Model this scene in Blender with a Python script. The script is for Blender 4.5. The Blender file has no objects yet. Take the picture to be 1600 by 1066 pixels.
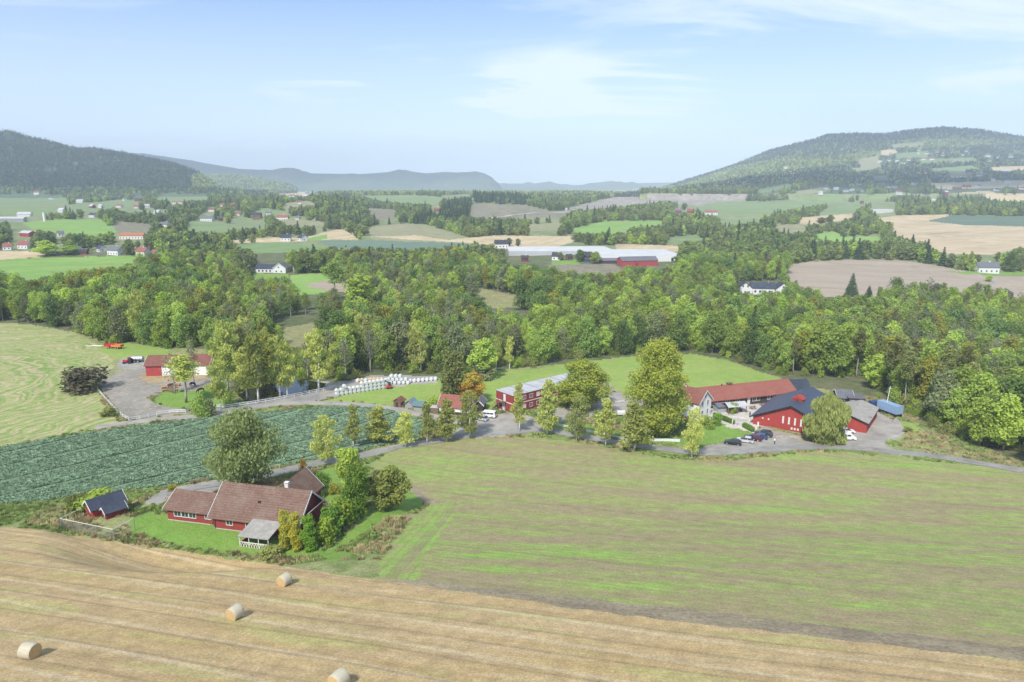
import bpy, bmesh, math, random
import numpy as np
from mathutils import Vector, Matrix
R = math.radians
S = bpy.context.scene
COL = S.collection
# ---------------------------------------------------------------- camera, sky, sun, exposure
F = 1067.0; CX = 800.0; CY = 533.0; TH = R(12.3); CAMZ = 64.0     # photo pixels (1600 x 1066)
ct, st = math.cos(TH), math.sin(TH)
cam_d = bpy.data.cameras.new('camera'); cam = bpy.data.objects.new('camera', cam_d); COL.objects.link(cam)
cam_d.sensor_width = 36; cam_d.lens = 36 * F / 1600; cam_d.clip_start = 0.5; cam_d.clip_end = 60000
cam.location = (0, 0, CAMZ); cam.rotation_euler = (R(90) - TH, 0, 0)
S.camera = cam
S.view_settings.view_transform = 'Standard'; S.view_settings.look = 'None'
S.view_settings.gamma = 1; S.view_settings.use_curve_mapping = False
S.view_settings.exposure = 0.98
SUN_EL, SUN_AZ = R(48), R(203)      # azimuth clockwise from +Y (where the light comes from)
sd = bpy.data.lights.new('sun', 'SUN'); sun = bpy.data.objects.new('sun', sd); COL.objects.link(sun)
sd.energy = 2.8; sd.angle = R(6.0); sd.color = (1, 0.955, 0.89)
sv = Vector((math.sin(SUN_AZ) * math.cos(SUN_EL), math.cos(SUN_AZ) * math.cos(SUN_EL), math.sin(SUN_EL)))
sun.rotation_euler = sv.to_track_quat('Z', 'Y').to_euler()
W = bpy.data.worlds.new('World'); S.world = W; W.use_nodes = True
nt = W.node_tree; nt.nodes.clear()
def wn(t, **k):
    n = nt.nodes.new(t)
    for a, b in k.items(): setattr(n, a, b)
    return n
wo = wn('ShaderNodeOutputWorld'); wb = wn('ShaderNodeBackground'); wb.inputs[1].default_value = 0.14
sky = wn('ShaderNodeTexSky', sky_type='NISHITA', sun_disc=False)
sky.sun_elevation = SUN_EL; sky.sun_rotation = SUN_AZ; sky.air_density = 1.0; sky.dust_density = 0.6; sky.ozone_density = 1.6
tc = wn('ShaderNodeTexCoord'); sp = wn('ShaderNodeSeparateXYZ'); nt.links.new(tc.outputs['Generated'], sp.inputs[0])
def wm(op, a, b=None, c=None):
    n = wn('ShaderNodeMath', operation=op)
    for i, v in enumerate((a, b, c)):
        if v is None: continue
        if isinstance(v, (int, float)): n.inputs[i].default_value = v
        else: nt.links.new(v, n.inputs[i])
    return n.outputs[0]
zz = wm('ADD', wm('MAXIMUM', sp.outputs[2], 0.0), 0.12)
cv = wn('ShaderNodeCombineXYZ')
nt.links.new(wm('DIVIDE', sp.outputs[0], zz), cv.inputs[0]); nt.links.new(wm('MULTIPLY', wm('DIVIDE', sp.outputs[1], zz), 1.0), cv.inputs[1])
def wnoise(scale, detail, rough, dist, off, sc=(1, 1, 1)):
    mp = wn('ShaderNodeMapping'); mp.inputs['Location'].default_value = off; mp.inputs['Scale'].default_value = sc
    nt.links.new(cv.outputs[0], mp.inputs[0])
    n = wn('ShaderNodeTexNoise'); n.inputs['Scale'].default_value = scale; n.inputs['Detail'].default_value = detail
    n.inputs['Roughness'].default_value = rough; n.inputs['Distortion'].default_value = dist
    nt.links.new(mp.outputs[0], n.inputs['Vector']); return n.outputs['Fac']
def wmr(v, a, b, c, d):
    n = wn('ShaderNodeMapRange', interpolation_type='SMOOTHSTEP'); nt.links.new(v, n.inputs[0])
    for i, q in enumerate((a, b, c, d)): n.inputs[i + 1].default_value = q
    return n.outputs[0]
big = wmr(wnoise(0.42, 3, .5, .3, (3.1, 1.4, 0)), .34, .56, 0, 1)
wis = wmr(wnoise(1.1, 7, .62, .9, (1.3, 7.7, 0), (.55, 1.25, 1)), .30, .64, 0, 1)
cl = wm('MULTIPLY', wm('ADD', wm('MULTIPLY', big, .7), .30), wis)
# a brighter bank of thin cloud in one part of the sky
bmp = wn('ShaderNodeMapping'); bmp.inputs['Scale'].default_value = (1.5, .62, 1); nt.links.new(cv.outputs[0], bmp.inputs[0])
dv = wn('ShaderNodeVectorMath', operation='DISTANCE'); dv.inputs[1].default_value = (0.22, 2.5, 0)
nt.links.new(bmp.outputs[0], dv.inputs[0])
bank = wmr(dv.outputs['Value'], 0.05, .75, 1, 0)
bank = wm('MULTIPLY', bank, wmr(wnoise(2.2, 6, .6, .6, (9, 2, 0)), .22, .6, 0, 1))
cl = wm('MINIMUM', wm('ADD', cl, wm('MULTIPLY', bank, 1.1)), 1.0)
lowh = wmr(sp.outputs[2], 0.0, 0.36, .9, 0.0)          # thin high overcast thickening to the horizon
cl = wm('MAXIMUM', cl, lowh)
tint = wn('ShaderNodeMix', data_type='RGBA', blend_type='MULTIPLY'); tint.inputs[0].default_value = 1; nt.links.new(sky.outputs[0], tint.inputs[6]); tint.inputs[7].default_value = (.37, .50, .66, 1)
mx = wn('ShaderNodeMix', data_type='RGBA'); nt.links.new(wm('MULTIPLY', cl, .85), mx.inputs[0])
nt.links.new(tint.outputs[2], mx.inputs[6]); mx.inputs[7].default_value = (3.55, 3.95, 4.55, 1)
nt.links.new(mx.outputs[2], wb.inputs[0]); nt.links.new(wb.outputs[0], wo.inputs[0])

# ---------------------------------------------------------------- terrain
def smooth(t): t = np.clip(t, 0, 1); return t * t * (3 - 2 * t)
def kpy(py):                       # photo row -> drop per metre forward
    a = (np.asarray(py, float) - CY) / F
    return (a * ct + st) / (ct - a * st)
def uk(px, py):
    k = kpy(py); return (np.asarray(px, float) - CX) / F * (ct + k * st), k
def proj(X, Y, Z):                 # world -> photo pixel
    h = CAMZ - Z; Yc = np.maximum(Y * ct + h * st, 1e-3)
    return CX + F * X / Yc, CY + F * (h * ct - Y * st) / Yc
_g = np.random.RandomState(11).rand(256, 256)
def vnoise(x, y):
    x = np.asarray(x, float); y = np.asarray(y, float)
    xi = np.floor(x).astype(int); yi = np.floor(y).astype(int); fx = x - xi; fy = y - yi
    fx = fx * fx * (3 - 2 * fx); fy = fy * fy * (3 - 2 * fy)
    a = _g[xi & 255, yi & 255]; b = _g[(xi + 1) & 255, yi & 255]; c = _g[xi & 255, (yi + 1) & 255]; d = _g[(xi + 1) & 255, (yi + 1) & 255]
    return (a * (1 - fx) + b * fx) * (1 - fy) + (c * (1 - fx) + d * fx) * fy
def fbm(x, y, o=4):
    s = 0; a = .5; t = 0
    for i in range(o):
        s = s + a * vnoise(x * 2 ** i + 17 * i, y * 2 ** i + 31 * i); t += a; a *= .5
    return s / t - .5
NY = [-400, 0, 40, 53, 66, 80, 93, 106, 120, 135, 152, 170, 200, 230, 300, 400, 500, 600, 700, 1000, 1600, 2500, 3500, 14000]
NZC = [60, 36, 26.6, 23.2, 19.8, 16.2, 12.6, 9.2, 6.4, 4.1, 2.1, .6, .2, 0, -2, -2, 0, 2, 6, 14, 30, 54, 48, 44]
NZL = [60, 36, 26.6, 23.2, 19.8, 16.2, 12.8, 9.8, 7.4, 5.4, 3.6, 2.2, 1.4, 1, -1, -1, 0, 1.5, 6, 14, 32, 56, 50, 44]
NZR = [60, 36, 26.6, 23.2, 19.8, 16.2, 12.6, 8.8, 4.8, 0, -5, -9, -12, -13, -13, -6, 0, 2, 4, 14, 34, 64, 50, 44]
RIDGES = [  # crest pixels, crest distance, foot distance, foot row, exponent
 ([(-400,215),(-200,200),(0,209),(16,209),(37,215),(66,222),(87,227),(116,235),(147,235),(163,238),(200,244),(236,252),(263,257),(289,265),(315,275),(336,288),(347,297),(380,306)], 3000, 2250, 304, .8),
 ([(250,300),(300,277),(350,273),(400,277),(440,289),(465,300)], 4800, 3700, 302, .8),
 ([(-300,225),(150,236),(223,240),(289,249),(328,256),(376,264),(400,265),(463,266),(487,271),(563,272),(605,269),(626,267),(665,271),(697,268.5),(736,271),(757,272),(768,277),(778,288),(786,300)], 7000, 5600, 301, .7),
 ([(600,290),(780,289),(867,288.5),(911,290),(964,288),(1003,286),(1060,285),(1200,285),(1700,270)], 9500, 7800, 300.5, .7),
 ([(1000,302),(1030,296),(1060,287),(1100,275),(1140,262),(1180,246),(1201,237),(1227,230),(1269,220),(1293,212),(1337,210),(1380,211),(1416,206),(1474,200),(1521,203),(1548,207),(1600,216),(1700,225),(1900,240),(2300,290)], 4300, 1900, 303, 1.0),
 ([(610,330),(650,322),(700,316),(735,310),(790,311),(820,317),(860,321),(900,330)], 1750, 1300, 336, .8),
 ([(530,372),(555,363),(584,355),(610,351.5),(636,350),(660,351.5),(685,357),(712,367),(740,376)], 1050, 850, 372, .8),
 ([(380,330),(440,318),(490,313),(540,318),(590,334)], 1500, 1150, 340, .8),
]
RD = []
for pts, Rr, R0, p0, ex in RIDGES:
    p = np.array(pts, float); u, k = uk(p[:, 0], p[:, 1]); RD.append((u, k, Rr, R0, float(kpy(p0)), ex))
FLATS = [(-44, 106, 15, 32, 9.3), (-68, 105, 4, 9, 9.6)]   # levelled ground under the house and the shed
def T(X, Y):
    X = np.asarray(X, float); Y = np.asarray(Y, float)
    u = X / np.maximum(Y, 40)
    zc = np.interp(Y, NY, NZC); zl = np.interp(Y, NY, NZL); zr = np.interp(Y, NY, NZR)
    # right ravine only bites to the right of the yard
    wl = smooth((-.15 - u) / .35); wr = smooth((X - 124) / 46) * smooth((700 - Y) / 200)
    wr = np.where(Y > 500, smooth((u - .3) / .3), wr)
    z = zc + (zl - zc) * wl + (zr - zc) * wr
    z = z + fbm(X / 90, Y / 90, 3) * 7 * smooth((Y - 300) / 250) + fbm(X / 320 + 5, Y / 320, 3) * 24 * smooth((Y - 900) / 900)
    z = z + fbm(X / 35, Y / 35, 3) * .9
    for (fx, fy, r0, r1, fz) in FLATS:
        w = smooth((r1 - np.hypot(X - fx, (Y - fy) * 1.15)) / (r1 - r0)); z = z + (fz - z) * w
    for (uu, kk, Rr, R0, k0, ex) in RD:
        kc = np.interp(u, uu, kk, left=9, right=9)
        t = np.clip((Y - R0) / (Rr - R0), 0, 1)
        k = k0 + (kc - k0) * t ** ex
        back = np.clip((Y - Rr) / (Rr * .25), 0, 1)
        zr_ = CAMZ - k * np.minimum(Y, Rr)
        zr_ = zr_ + fbm(X / (Rr * .05), Y / (Rr * .08), 5) * Rr * (.030 if Rr > 5000 else .018) * np.sin(t * math.pi) ** .5 * smooth((Rr-900)/900)
        zr_ = zr_ - back * back * Rr * .2
        z = np.where((Y > R0) & (kc < 5), np.maximum(z, zr_), z)
    return z
def nat(px, py):                   # photo pixel -> ground point
    u, k = uk(px, py)
    Y = np.concatenate([np.arange(30, 400, .25), 400 * 1.0015 ** np.arange(0, 2300)])
    d = (CAMZ - k * Y) - T(u * np.maximum(Y, 0), Y)
    i = int(np.argmax(d < 0)) if (d < 0).any() else len(Y) - 1
    a = d[i - 1] / (d[i - 1] - d[i]) if i > 0 and d[i] < 0 else 0
    y = Y[i - 1] + a * (Y[i] - Y[i - 1]); x = u * y
    return np.array([x, y, float(T(x, y))])
def at(px, py): return Vector([float(c) for c in nat(px, py)])
def gz(x, y): return float(T(x, y))
# ---------------------------------------------------------------- materials
class Mt:
    def __init__(s, name, rough=.9, spec=.2):
        s.m = bpy.data.materials.new(name); s.m.use_nodes = True; s.t = s.m.node_tree
        s.b = s.t.nodes['Principled BSDF']; s.b.inputs['Roughness'].default_value = rough
        s.b.inputs['Specular IOR Level'].default_value = spec; s._c = None
    def n(s, t, **k):
        q = s.t.nodes.new(t)
        for a, b in k.items(): setattr(q, a, b)
        return q
    def l(s, a, b):
        if hasattr(a, 'node'): s.t.links.new(a, b)
        else:
            if isinstance(a, tuple) and len(a) == 3 and b.type == 'RGBA': a = (*a, 1)
            b.default_value = a
    def co(s, rot=0, sc=(1, 1, 1), loc=(0, 0, 0)):
        if s._c is None: s._c = s.n('ShaderNodeTexCoord').outputs['Object']
        m0 = s.n('ShaderNodeMapping'); s.t.links.new(s._c, m0.inputs[0]); m0.inputs['Rotation'].default_value = (0, 0, -rot)
        m1 = s.n('ShaderNodeMapping'); s.t.links.new(m0.outputs[0], m1.inputs[0]); m1.inputs['Scale'].default_value = sc; m1.inputs['Location'].default_value = loc
        return m1.outputs[0]
    def noise(s, vec, scale=1, detail=3, rough=.55, dist=0):
        q = s.n('ShaderNodeTexNoise'); s.l(vec, q.inputs['Vector']); q.inputs['Scale'].default_value = scale
        q.inputs['Detail'].default_value = detail; q.inputs['Roughness'].default_value = rough; q.inputs['Distortion'].default_value = dist
        return q.outputs['Fac']
    def mr(s, v, a, b, c=0, d=1, smoothstep=False):
        q = s.n('ShaderNodeMapRange'); s.l(v, q.inputs[0])
        if smoothstep: q.interpolation_type = 'SMOOTHSTEP'
        for i, w in enumerate((a, b, c, d)): q.inputs[i + 1].default_value = w
        return q.outputs[0]
    def mix(s, f, a, b, mode='MIX'):
        q = s.n('ShaderNodeMix', data_type='RGBA', blend_type=mode); s.l(f, q.inputs[0]); s.l(a, q.inputs[6]); s.l(b, q.inputs[7]); return q.outputs[2]
    def ma(s, op, a, b=0.0):
        q = s.n('ShaderNodeMath', operation=op); s.l(a, q.inputs[0]); s.l(b, q.inputs[1]); return q.outputs[0]
    def wave(s, vec, scale, dist=0, dscale=1):
        q = s.n('ShaderNodeTexWave', wave_type='BANDS', bands_direction='Y'); s.l(vec, q.inputs['Vector']); q.inputs['Scale'].default_value = scale
        q.inputs['Distortion'].default_value = dist; q.inputs['Detail Scale'].default_value = dscale; q.inputs['Detail'].default_value = 2; return q.outputs['Fac']
    def bump(s, h, strength=.5, dist=.1):
        q = s.n('ShaderNodeBump'); q.inputs['Strength'].default_value = strength; q.inputs['Distance'].default_value = dist
        s.l(h, q.inputs['Height']); s.l(q.outputs[0], s.b.inputs['Normal'])
    def out(s, c): s.l(c, s.b.inputs['Base Color']); return s.m
def plain(name, c, rough=.6, metal=0, spec=.4, var=.12, scale=2.0):
    m = Mt(name, rough, spec); m.b.inputs['Metallic'].default_value = metal
    n = m.noise(m.co(), scale, 4, .6)
    return m.out(m.mix(m.mr(n, .3, .7), tuple(x * (1 - var) for x in c), tuple(min(1, x * (1 + var)) for x in c)))
def rowdir(a, b):
    p, q = nat(*a), nat(*b); return math.atan2(q[1] - p[1], q[0] - p[0])
def speck(m, c, amt=.35, sc=2.2, s2=.35):   # fine brightness grain in metres
    n = m.noise(m.co(), sc, 3, .7); c = m.mix(m.mr(n, .25, .75, 0, 1), c, (0.5, 0.5, 0.5), 'OVERLAY') if False else c
    v = m.mr(n, .3, .7, 1 - amt, 1 + amt)
    n2 = m.noise(m.co(), s2, 3, .6); v2 = m.mr(n2, .3, .7, 1 - amt * .5, 1 + amt * .5)
    q = m.n('ShaderNodeVectorMath', operation='SCALE'); m.l(c, q.inputs[0]); m.l(m.ma('MULTIPLY', v, v2), q.inputs['Scale']); return q.outputs[0]
GM = {}
def g_rough(name, cols, amt=.3, sc=.06):
    m = Mt(name); n = m.noise(m.co(), sc, 6, .65, .6); n2 = m.noise(m.co(loc=(40, 9, 0)), sc * 5, 5, .7)
    c = m.mix(m.mr(n, .40, .6), cols[0], cols[1]); c = m.mix(m.mr(n2, .48, .68), c, cols[2])
    m.bump(m.noise(m.co(), 1.6, 4, .7), .7, .35); return m.out(speck(m, c, amt, 2.6))
def g_field(name, a, b, rot, w=4.0, L=60.0, amt=.2, thr=(.42, .58), c3=None, row=None, bump=.15):
    m = Mt(name); n = m.noise(m.co(rot, (1 / L, 1 / w, 1)), 1, 5, .62); n0 = m.noise(m.co(rot, (1 / (L * 1.3), 1 / (w * 4), 1), (3, 7, 0)), 1, 3, .5)
    f = m.ma('ADD', m.ma('MULTIPLY', n, .5), m.ma('MULTIPLY', n0, .5))
    c = m.mix(m.mr(f, *thr), a, b)
    if row:
        wv = m.wave(m.co(rot, (1, 1 / row[0], 1)), .32, .6, .3); c = m.mix(m.mr(wv, .6, 1.0, 0, row[1]), c, row[2])
    if c3: c = m.mix(m.mr(m.noise(m.co(rot, (1 / L, 1 / (w * 1.6), 1), (11, 5, 0)), 1, 4, .6), .56, .68), c, c3)
    m.bump(m.noise(m.co(rot, (.5, 2, 1)), 1.2, 4, .7), .5, bump); return m.out(speck(m, c, amt))
dS = rowdir((0, 918), (600, 1008)); dS2 = rowdir((0, 978), (415, 1066)); dF = rowdir((675, 738), (1500, 824)); dH = rowdir((620, 888), (705, 790)); dC = rowdir((0, 770), (500, 650))
GM['ground'] = g_rough('rough_grass', [(.20, .26, .08), (.30, .28, .13), (.14, .20, .05)])
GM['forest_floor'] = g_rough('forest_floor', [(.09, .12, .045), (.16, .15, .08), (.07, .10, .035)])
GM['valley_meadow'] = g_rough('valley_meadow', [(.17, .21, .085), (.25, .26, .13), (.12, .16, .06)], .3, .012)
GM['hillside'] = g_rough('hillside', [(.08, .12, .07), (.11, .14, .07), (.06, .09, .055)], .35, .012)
m = Mt('stubble_field')
cc = m.co(dS, (1 / 70, 1 / 1.6, 1)); n = m.noise(cc, 1, 5, .65, .15); n0 = m.noise(m.co(dS, (1 / 60, 1 / 7, 1), (2, 3, 0)), 1, 4, .55, .3)
c = m.mix(m.mr(n, .38, .62), (.36, .26, .13), (.46, .345, .185)); c = m.mix(m.mr(n0, .40, .62, 0, .6), c, (.42, .305, .13))
c = m.mix(m.mr(m.noise(m.co(dS, (1 / 90, 1 / 3.4, 1), (5, 1, 0)), 1, 3, .5, .2), .56, .64, 0, .5), c, (.36, .36, .12))
wv = m.wave(m.co(dS2 * .5 + dS * .5, (1, 1, 1), (0, .7, 0)), .058, 1.6, .25); c = m.mix(m.mr(wv, .93, 1.0, 0, .5), c, (.52, .43, .28))
c = m.mix(m.mr(m.wave(m.co(dS, (1, 1, 1), (0, 2.3, 0)), .075, 1.2, .3), .95, 1.0, 0, .6), c, (.26, .19, .11))
m.bump(m.noise(m.co(dS, (.4, 3, 1)), 2.5, 5, .75), .5, .10); GM['stubble_field'] = m.out(speck(m, c, .32, 4.5, .6))
def sown(name, d, bare=0.):
    m = Mt(name); n = m.noise(m.co(d, (1 / 50, 1 / 1.5, 1)), 1, 6, .72, .1); n0 = m.noise(m.co(d, (1 / 55, 1 / 11, 1), (7, 3, 0)), 1, 4, .5, .3)
    n3 = m.noise(m.co(), .55, 6, .8)
    f = m.ma('ADD', m.ma('ADD', m.ma('MULTIPLY', n, .42), m.ma('MULTIPLY', n0, .34)), m.ma('MULTIPLY', n3, .24))
    c = m.mix(m.mr(f, .445 + bare, .525 + bare), (.29, .235, .13), (.265, .30, .095)); c = m.mix(m.mr(f, .52 + bare, .62 + bare), c, (.22, .40, .06))
    wv = m.wave(m.co(d), .22, .5, .6); c = m.mix(m.mr(wv, .6, 1, 0, .5), c, (.26, .205, .12)); wv = m.wave(m.co(d), .021, .5, .3); c = m.mix(m.mr(wv, .97, 1, 0, .5), c, (.24, .19, .11))
    c = m.mix(m.mr(m.noise(m.co(d, (.25, 3, 1)), .9, 4, .75), .6, .75, 0, .6), c, (.40, .34, .19))
    m.bump(m.noise(m.co(d, (.4, 3, 1)), 1.6, 4, .7), .6, .15); return m.out(speck(m, c, .26, 3.5, .5))
GM['sown_field'] = sown('sown_field', dF)
GM['headland'] = sown('headland', dH, -.06)
GM['bare_soil'] = g_field('bare_soil', (.22, .18, .12), (.28, .24, .15), dF, 1.5, 25, .3)
GM['cabbage_soil'] = g_field('cabbage_soil', (.15, .215, .13), (.17, .24, .145), dC, 1, 30, .3)
m = Mt('mown_meadow')
md = m.n('ShaderNodeVectorMath', operation='DISTANCE'); q = at(40, 640); m.l(m.co(), md.inputs[0]); md.inputs[1].default_value = (q.x - 75, q.y + 10, 0)
dw = m.ma('ADD', md.outputs['Value'], m.ma('MULTIPLY', m.noise(m.co(), .028, 3, .5), 46)); cb = m.n('ShaderNodeCombineXYZ'); m.l(dw, cb.inputs[0])
n = m.noise(cb.outputs[0], .42, 3, .6); nb = m.noise(m.co(), .5, 5, .7); f = m.ma('ADD', m.ma('MULTIPLY', n, .72), m.ma('MULTIPLY', nb, .28))
c = m.mix(m.mr(f, .42, .50), (.16, .26, .05), (.27, .30, .11)); c = m.mix(m.mr(f, .49, .57), c, (.40, .335, .195))
m.bump(nb, .5, .2); GM['mown_meadow'] = m.out(speck(m, c, .22))
GM['lawn'] = g_rough('lawn', [(.145, .27, .04), (.185, .30, .055), (.21, .27, .07)], .18, .15)
GM['pasture'] = g_rough('pasture', [(.21, .32, .06), (.26, .34, .08), (.28, .30, .10)], .16, .05)
GM['dry_grass'] = g_rough('dry_grass', [(.24, .24, .11), (.29, .26, .13), (.16, .20, .06)], .3, .08)
def gravel(name, base):
    m = Mt(name); n = m.noise(m.co(), .12, 5, .6); c = m.mix(m.mr(n, .35, .65), base, tuple(x * 1.28 for x in base))
    c = m.mix(m.mr(m.noise(m.co(), .25, 6, .75), .52, .68, 0, .7), c, tuple(x * .6 for x in base)); c = m.mix(m.mr(m.noise(m.co(.6, (.12, 1.6, 1)), .5, 4, .6), .56, .70, 0, .5), c, tuple(min(.6, x * 1.5) for x in base)); c = m.mix(m.mr(m.noise(m.co(), .9, 4, .7), .62, .70, 0, .45), c, (.17, .20, .09))
    m.bump(m.noise(m.co(), 3, 3, .7), .3, .05); return m.out(speck(m, c, .16, 5))
GM['gravel_yard'] = gravel('gravel_yard', (.28, .26, .225))
GM['courtyard'] = gravel('courtyard', (.43, .395, .345))
GM['paddock'] = g_rough('paddock', [(.30, .27, .225), (.24, .215, .17), (.33, .31, .27)], .25, .12)
GM['straw_litter'] = g_rough('straw_litter', [(.42, .31, .15), (.35, .26, .14), (.28, .22, .14)], .2, .3)
GM['green_field'] = g_field('green_field', (.165, .285, .06), (.21, .33, .075), R(20), 7, 90, .12, c3=(.24, .32, .10))
GM['dull_green_field'] = g_field('dull_green_field', (.15, .215, .085), (.20, .25, .105), R(10), 9, 90, .14)
GM['orchard_ground'] = g_field('orchard_ground', (.19, .25, .11), (.24, .27, .13), R(60), 7, 300, .1, row=(6.0, .8, (.06, .10, .045)))
GM['tan_field'] = g_field('tan_field', (.42, .33, .19), (.50, .41, .255), R(75), 8, 200, .1, c3=(.36, .29, .17))
GM['striped_stubble'] = g_field('striped_stubble', (.40, .32, .195), (.48, .385, .25), rowdir((1405, 385), (1560, 360)), 14, 400, .08, c3=(.32, .26, .165))
GM['ploughed_field'] = g_field('ploughed_field', (.305, .25, .19), (.35, .29, .22), rowdir((1260, 425), (1480, 432)), 6, 150, .12, c3=(.27, .225, .165))
GM['scrub'] = g_rough('scrub', [(.20, .185, .125), (.24, .20, .145), (.12, .145, .07)], .35, .02)
GM['quarry'] = g_rough('quarry', [(.26, .235, .20), (.33, .29, .25), (.17, .165, .12)], .3, .02)
GM['mound_grass'] = g_rough('mound_grass', [(.24, .245, .13), (.28, .255, .15), (.19, .21, .095)], .2, .02)
GM['blue_crop'] = g_field('blue_crop', (.11, .17, .12), (.14, .20, .14), R(5), 6, 200, .12)
GM['crop_rows'] = g_field('crop_rows', (.13, .22, .075), (.17, .26, .09), R(65), 6, 200, .1, row=(7., .6, (.22, .25, .12)))
GM['dark_crop'] = g_field('dark_crop', (.09, .135, .09), (.12, .165, .11), R(12), 5, 200, .12)
GM['bright_grass'] = g_rough('bright_grass', [(.20, .34, .07), (.24, .36, .09), (.20, .30, .09)], .12, .03)
GM['sun_painted_wood_floor'] = g_rough('sun_painted_wood_floor', [(.20, .23, .09), (.26, .27, .11), (.12, .165, .06)], .3, .012)  # patches of sun painted in as a lighter floor colour
GM['cliff'] = g_rough('cliff', [(.20, .19, .17), (.13, .14, .11), (.27, .25, .22)], .35, .03)
m = Mt('water', .04, .6); m.bump(m.noise(m.co(), 1.2, 2, .5), .06, .05); GM['pond_water'] = m.out((.012, .014, .010)); 
GM['lane_tarmac'] = gravel('lane_tarmac', (.235, .225, .205))

# ---------------------------------------------------------------- regions, in photo pixels (later entries lie on earlier ones)
def P(s): v = [float(x) for x in s.replace(';', ' ').replace(',', ' ').split()]; return np.array(v).reshape(-1, 2)
EDGE = '0,822 60,828 120,838 200,850 300,864 380,876 450,886 520,897 600,908 700,921 800,936 900,951 1060,970 1250,992 1400,1010 1600,1034 1900,1072'
NEAR = [
 ('mown_meadow', '-700,500 0,505 40,506 80,512 120,521 150,535 165,548 175,560 178,575 160,590 152,605 160,630 175,648 185,662 120,676 60,688 0,698 -700,800'),
 ('pasture', '505,628 560,612 600,604 640,598 680,592 700,586 760,580 830,578 900,566 1000,556 1080,553 1130,562 1180,578 1235,596 1240,612 1190,640 1060,640 960,612 800,640 700,640 640,638 560,628'),
 ('pasture', '150,545 200,535 260,545 290,560 230,572 180,560'),
 ('dry_grass', '1380,650 1420,648 1470,676 1540,708 1610,732 1610,736 1500,720 1420,700 1390,690 1420,675'),
 ('pasture', '1330,630 1400,655 1420,675 1405,692 1480,706 1400,688 1440,668'),
 ('sown_field', '575,728 610,705 660,692 700,686 740,684 800,683 870,687 930,696 985,706 1040,716 1090,722 1150,720 1210,712 1270,707 1330,707 1400,716 1480,724 1560,731 1610,737 1900,765 1900,1072 1600,1034 1400,1010 1250,992 1060,970 900,951 800,936 700,921 600,908 590,893 592,880 622,838 668,787 640,765 600,745'),
 ('headland', '592,898 596,878 625,838 672,787 715,780 712,800 690,830 665,870 655,902 640,912'),
 ('bare_soil', '640,905 760,918 900,934 1060,950 1250,972 1400,990 1600,1012 1900,1052 1900,1072 1600,1034 1400,1010 1250,992 1060,970 900,951 800,936 700,921 600,908'),
 ('bare_soil', '605,745 640,756 672,778 700,785 664,787 640,766'),
 ('stubble_field', '-900,700 ' + EDGE + ' 1900,1500 -900,1500'),
 ('cabbage_soil', '-500,762 0,700 160,673 300,656 400,646 500,637 560,635 610,642 655,655 675,668 650,684 600,696 560,706 500,717 440,728 400,737 340,748 280,756 180,768 100,778 0,790 -500,900'),
 ('gravel_yard', '745,655 790,645 830,650 870,665 860,673 820,668 790,682 740,684 690,688 700,672 740,664'),
 ('gravel_yard', '838,648 860,640 900,636 960,622 1000,618 1010,632 985,642 950,650 900,655 870,662 845,664'),
 ('gravel_yard', '920,600 950,598 980,620 950,635 925,630'),
 ('courtyard', '1090,650 1110,634 1235,622 1260,632 1200,660 1180,668 1200,690 1160,676 1130,664'),
 ('gravel_yard', '1100,712 1085,702 1130,692 1190,672 1180,662 1240,680 1260,690 1310,692 1340,690 1310,668 1320,650 1368,640 1372,645 1405,660 1416,673 1408,684 1380,694 1400,704 1320,702 1260,700 1180,708'),
 ('gravel_yard', '1290,690 1330,684 1370,690 1395,700 1330,700'),
 ('lawn', '1085,660 1110,655 1140,668 1180,676 1150,687 1100,696 1060,694 1000,690 980,678 1060,686 1080,682'),
 ('lawn', '835,652 870,657 960,672 985,682 900,676 850,666'),
 ('paddock', '158,608 160,592 190,580 218,574 330,572 345,585 330,600 300,612 262,608 230,622 245,632 290,640 300,646 205,656 175,636'),
 ('gravel_yard', '190,560 225,556 228,574 195,578 180,572'),
 ('straw_litter', '216,588 230,584 330,582 322,592 280,596 230,598'),
 ('lawn', '200,812 230,802 262,806 341,822 440,845 470,860 540,862 555,868 520,876 430,868 320,858 240,842 205,830'),
 ('lawn', '500,870 560,840 600,812 640,800 664,786 640,768 590,760 560,780 520,790 500,780 480,755 500,735 545,725 580,745 600,760 560,820'),
 ('gravel_yard', '225,785 250,768 300,757 350,750 400,745 415,740 400,752 350,762 330,775 262,778 250,790'),
 ('pond_water', '372,618 395,608 420,600 450,597 480,600 508,604 500,609 470,613 440,619 405,626 385,628'),
 ('gravel_yard', '500,596 520,598 560,592 585,586 680,588 684,598 620,604 560,610 520,622 430,636 400,640 398,628 470,614 510,608'),
 ('lawn', '250,615 300,612 340,598 360,600 350,620 380,632 330,640 270,638 240,628'),
 ('lane_tarmac', '500,624 440,632 380,642 330,652 330,640 380,632 440,622 500,612'),
]
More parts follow.
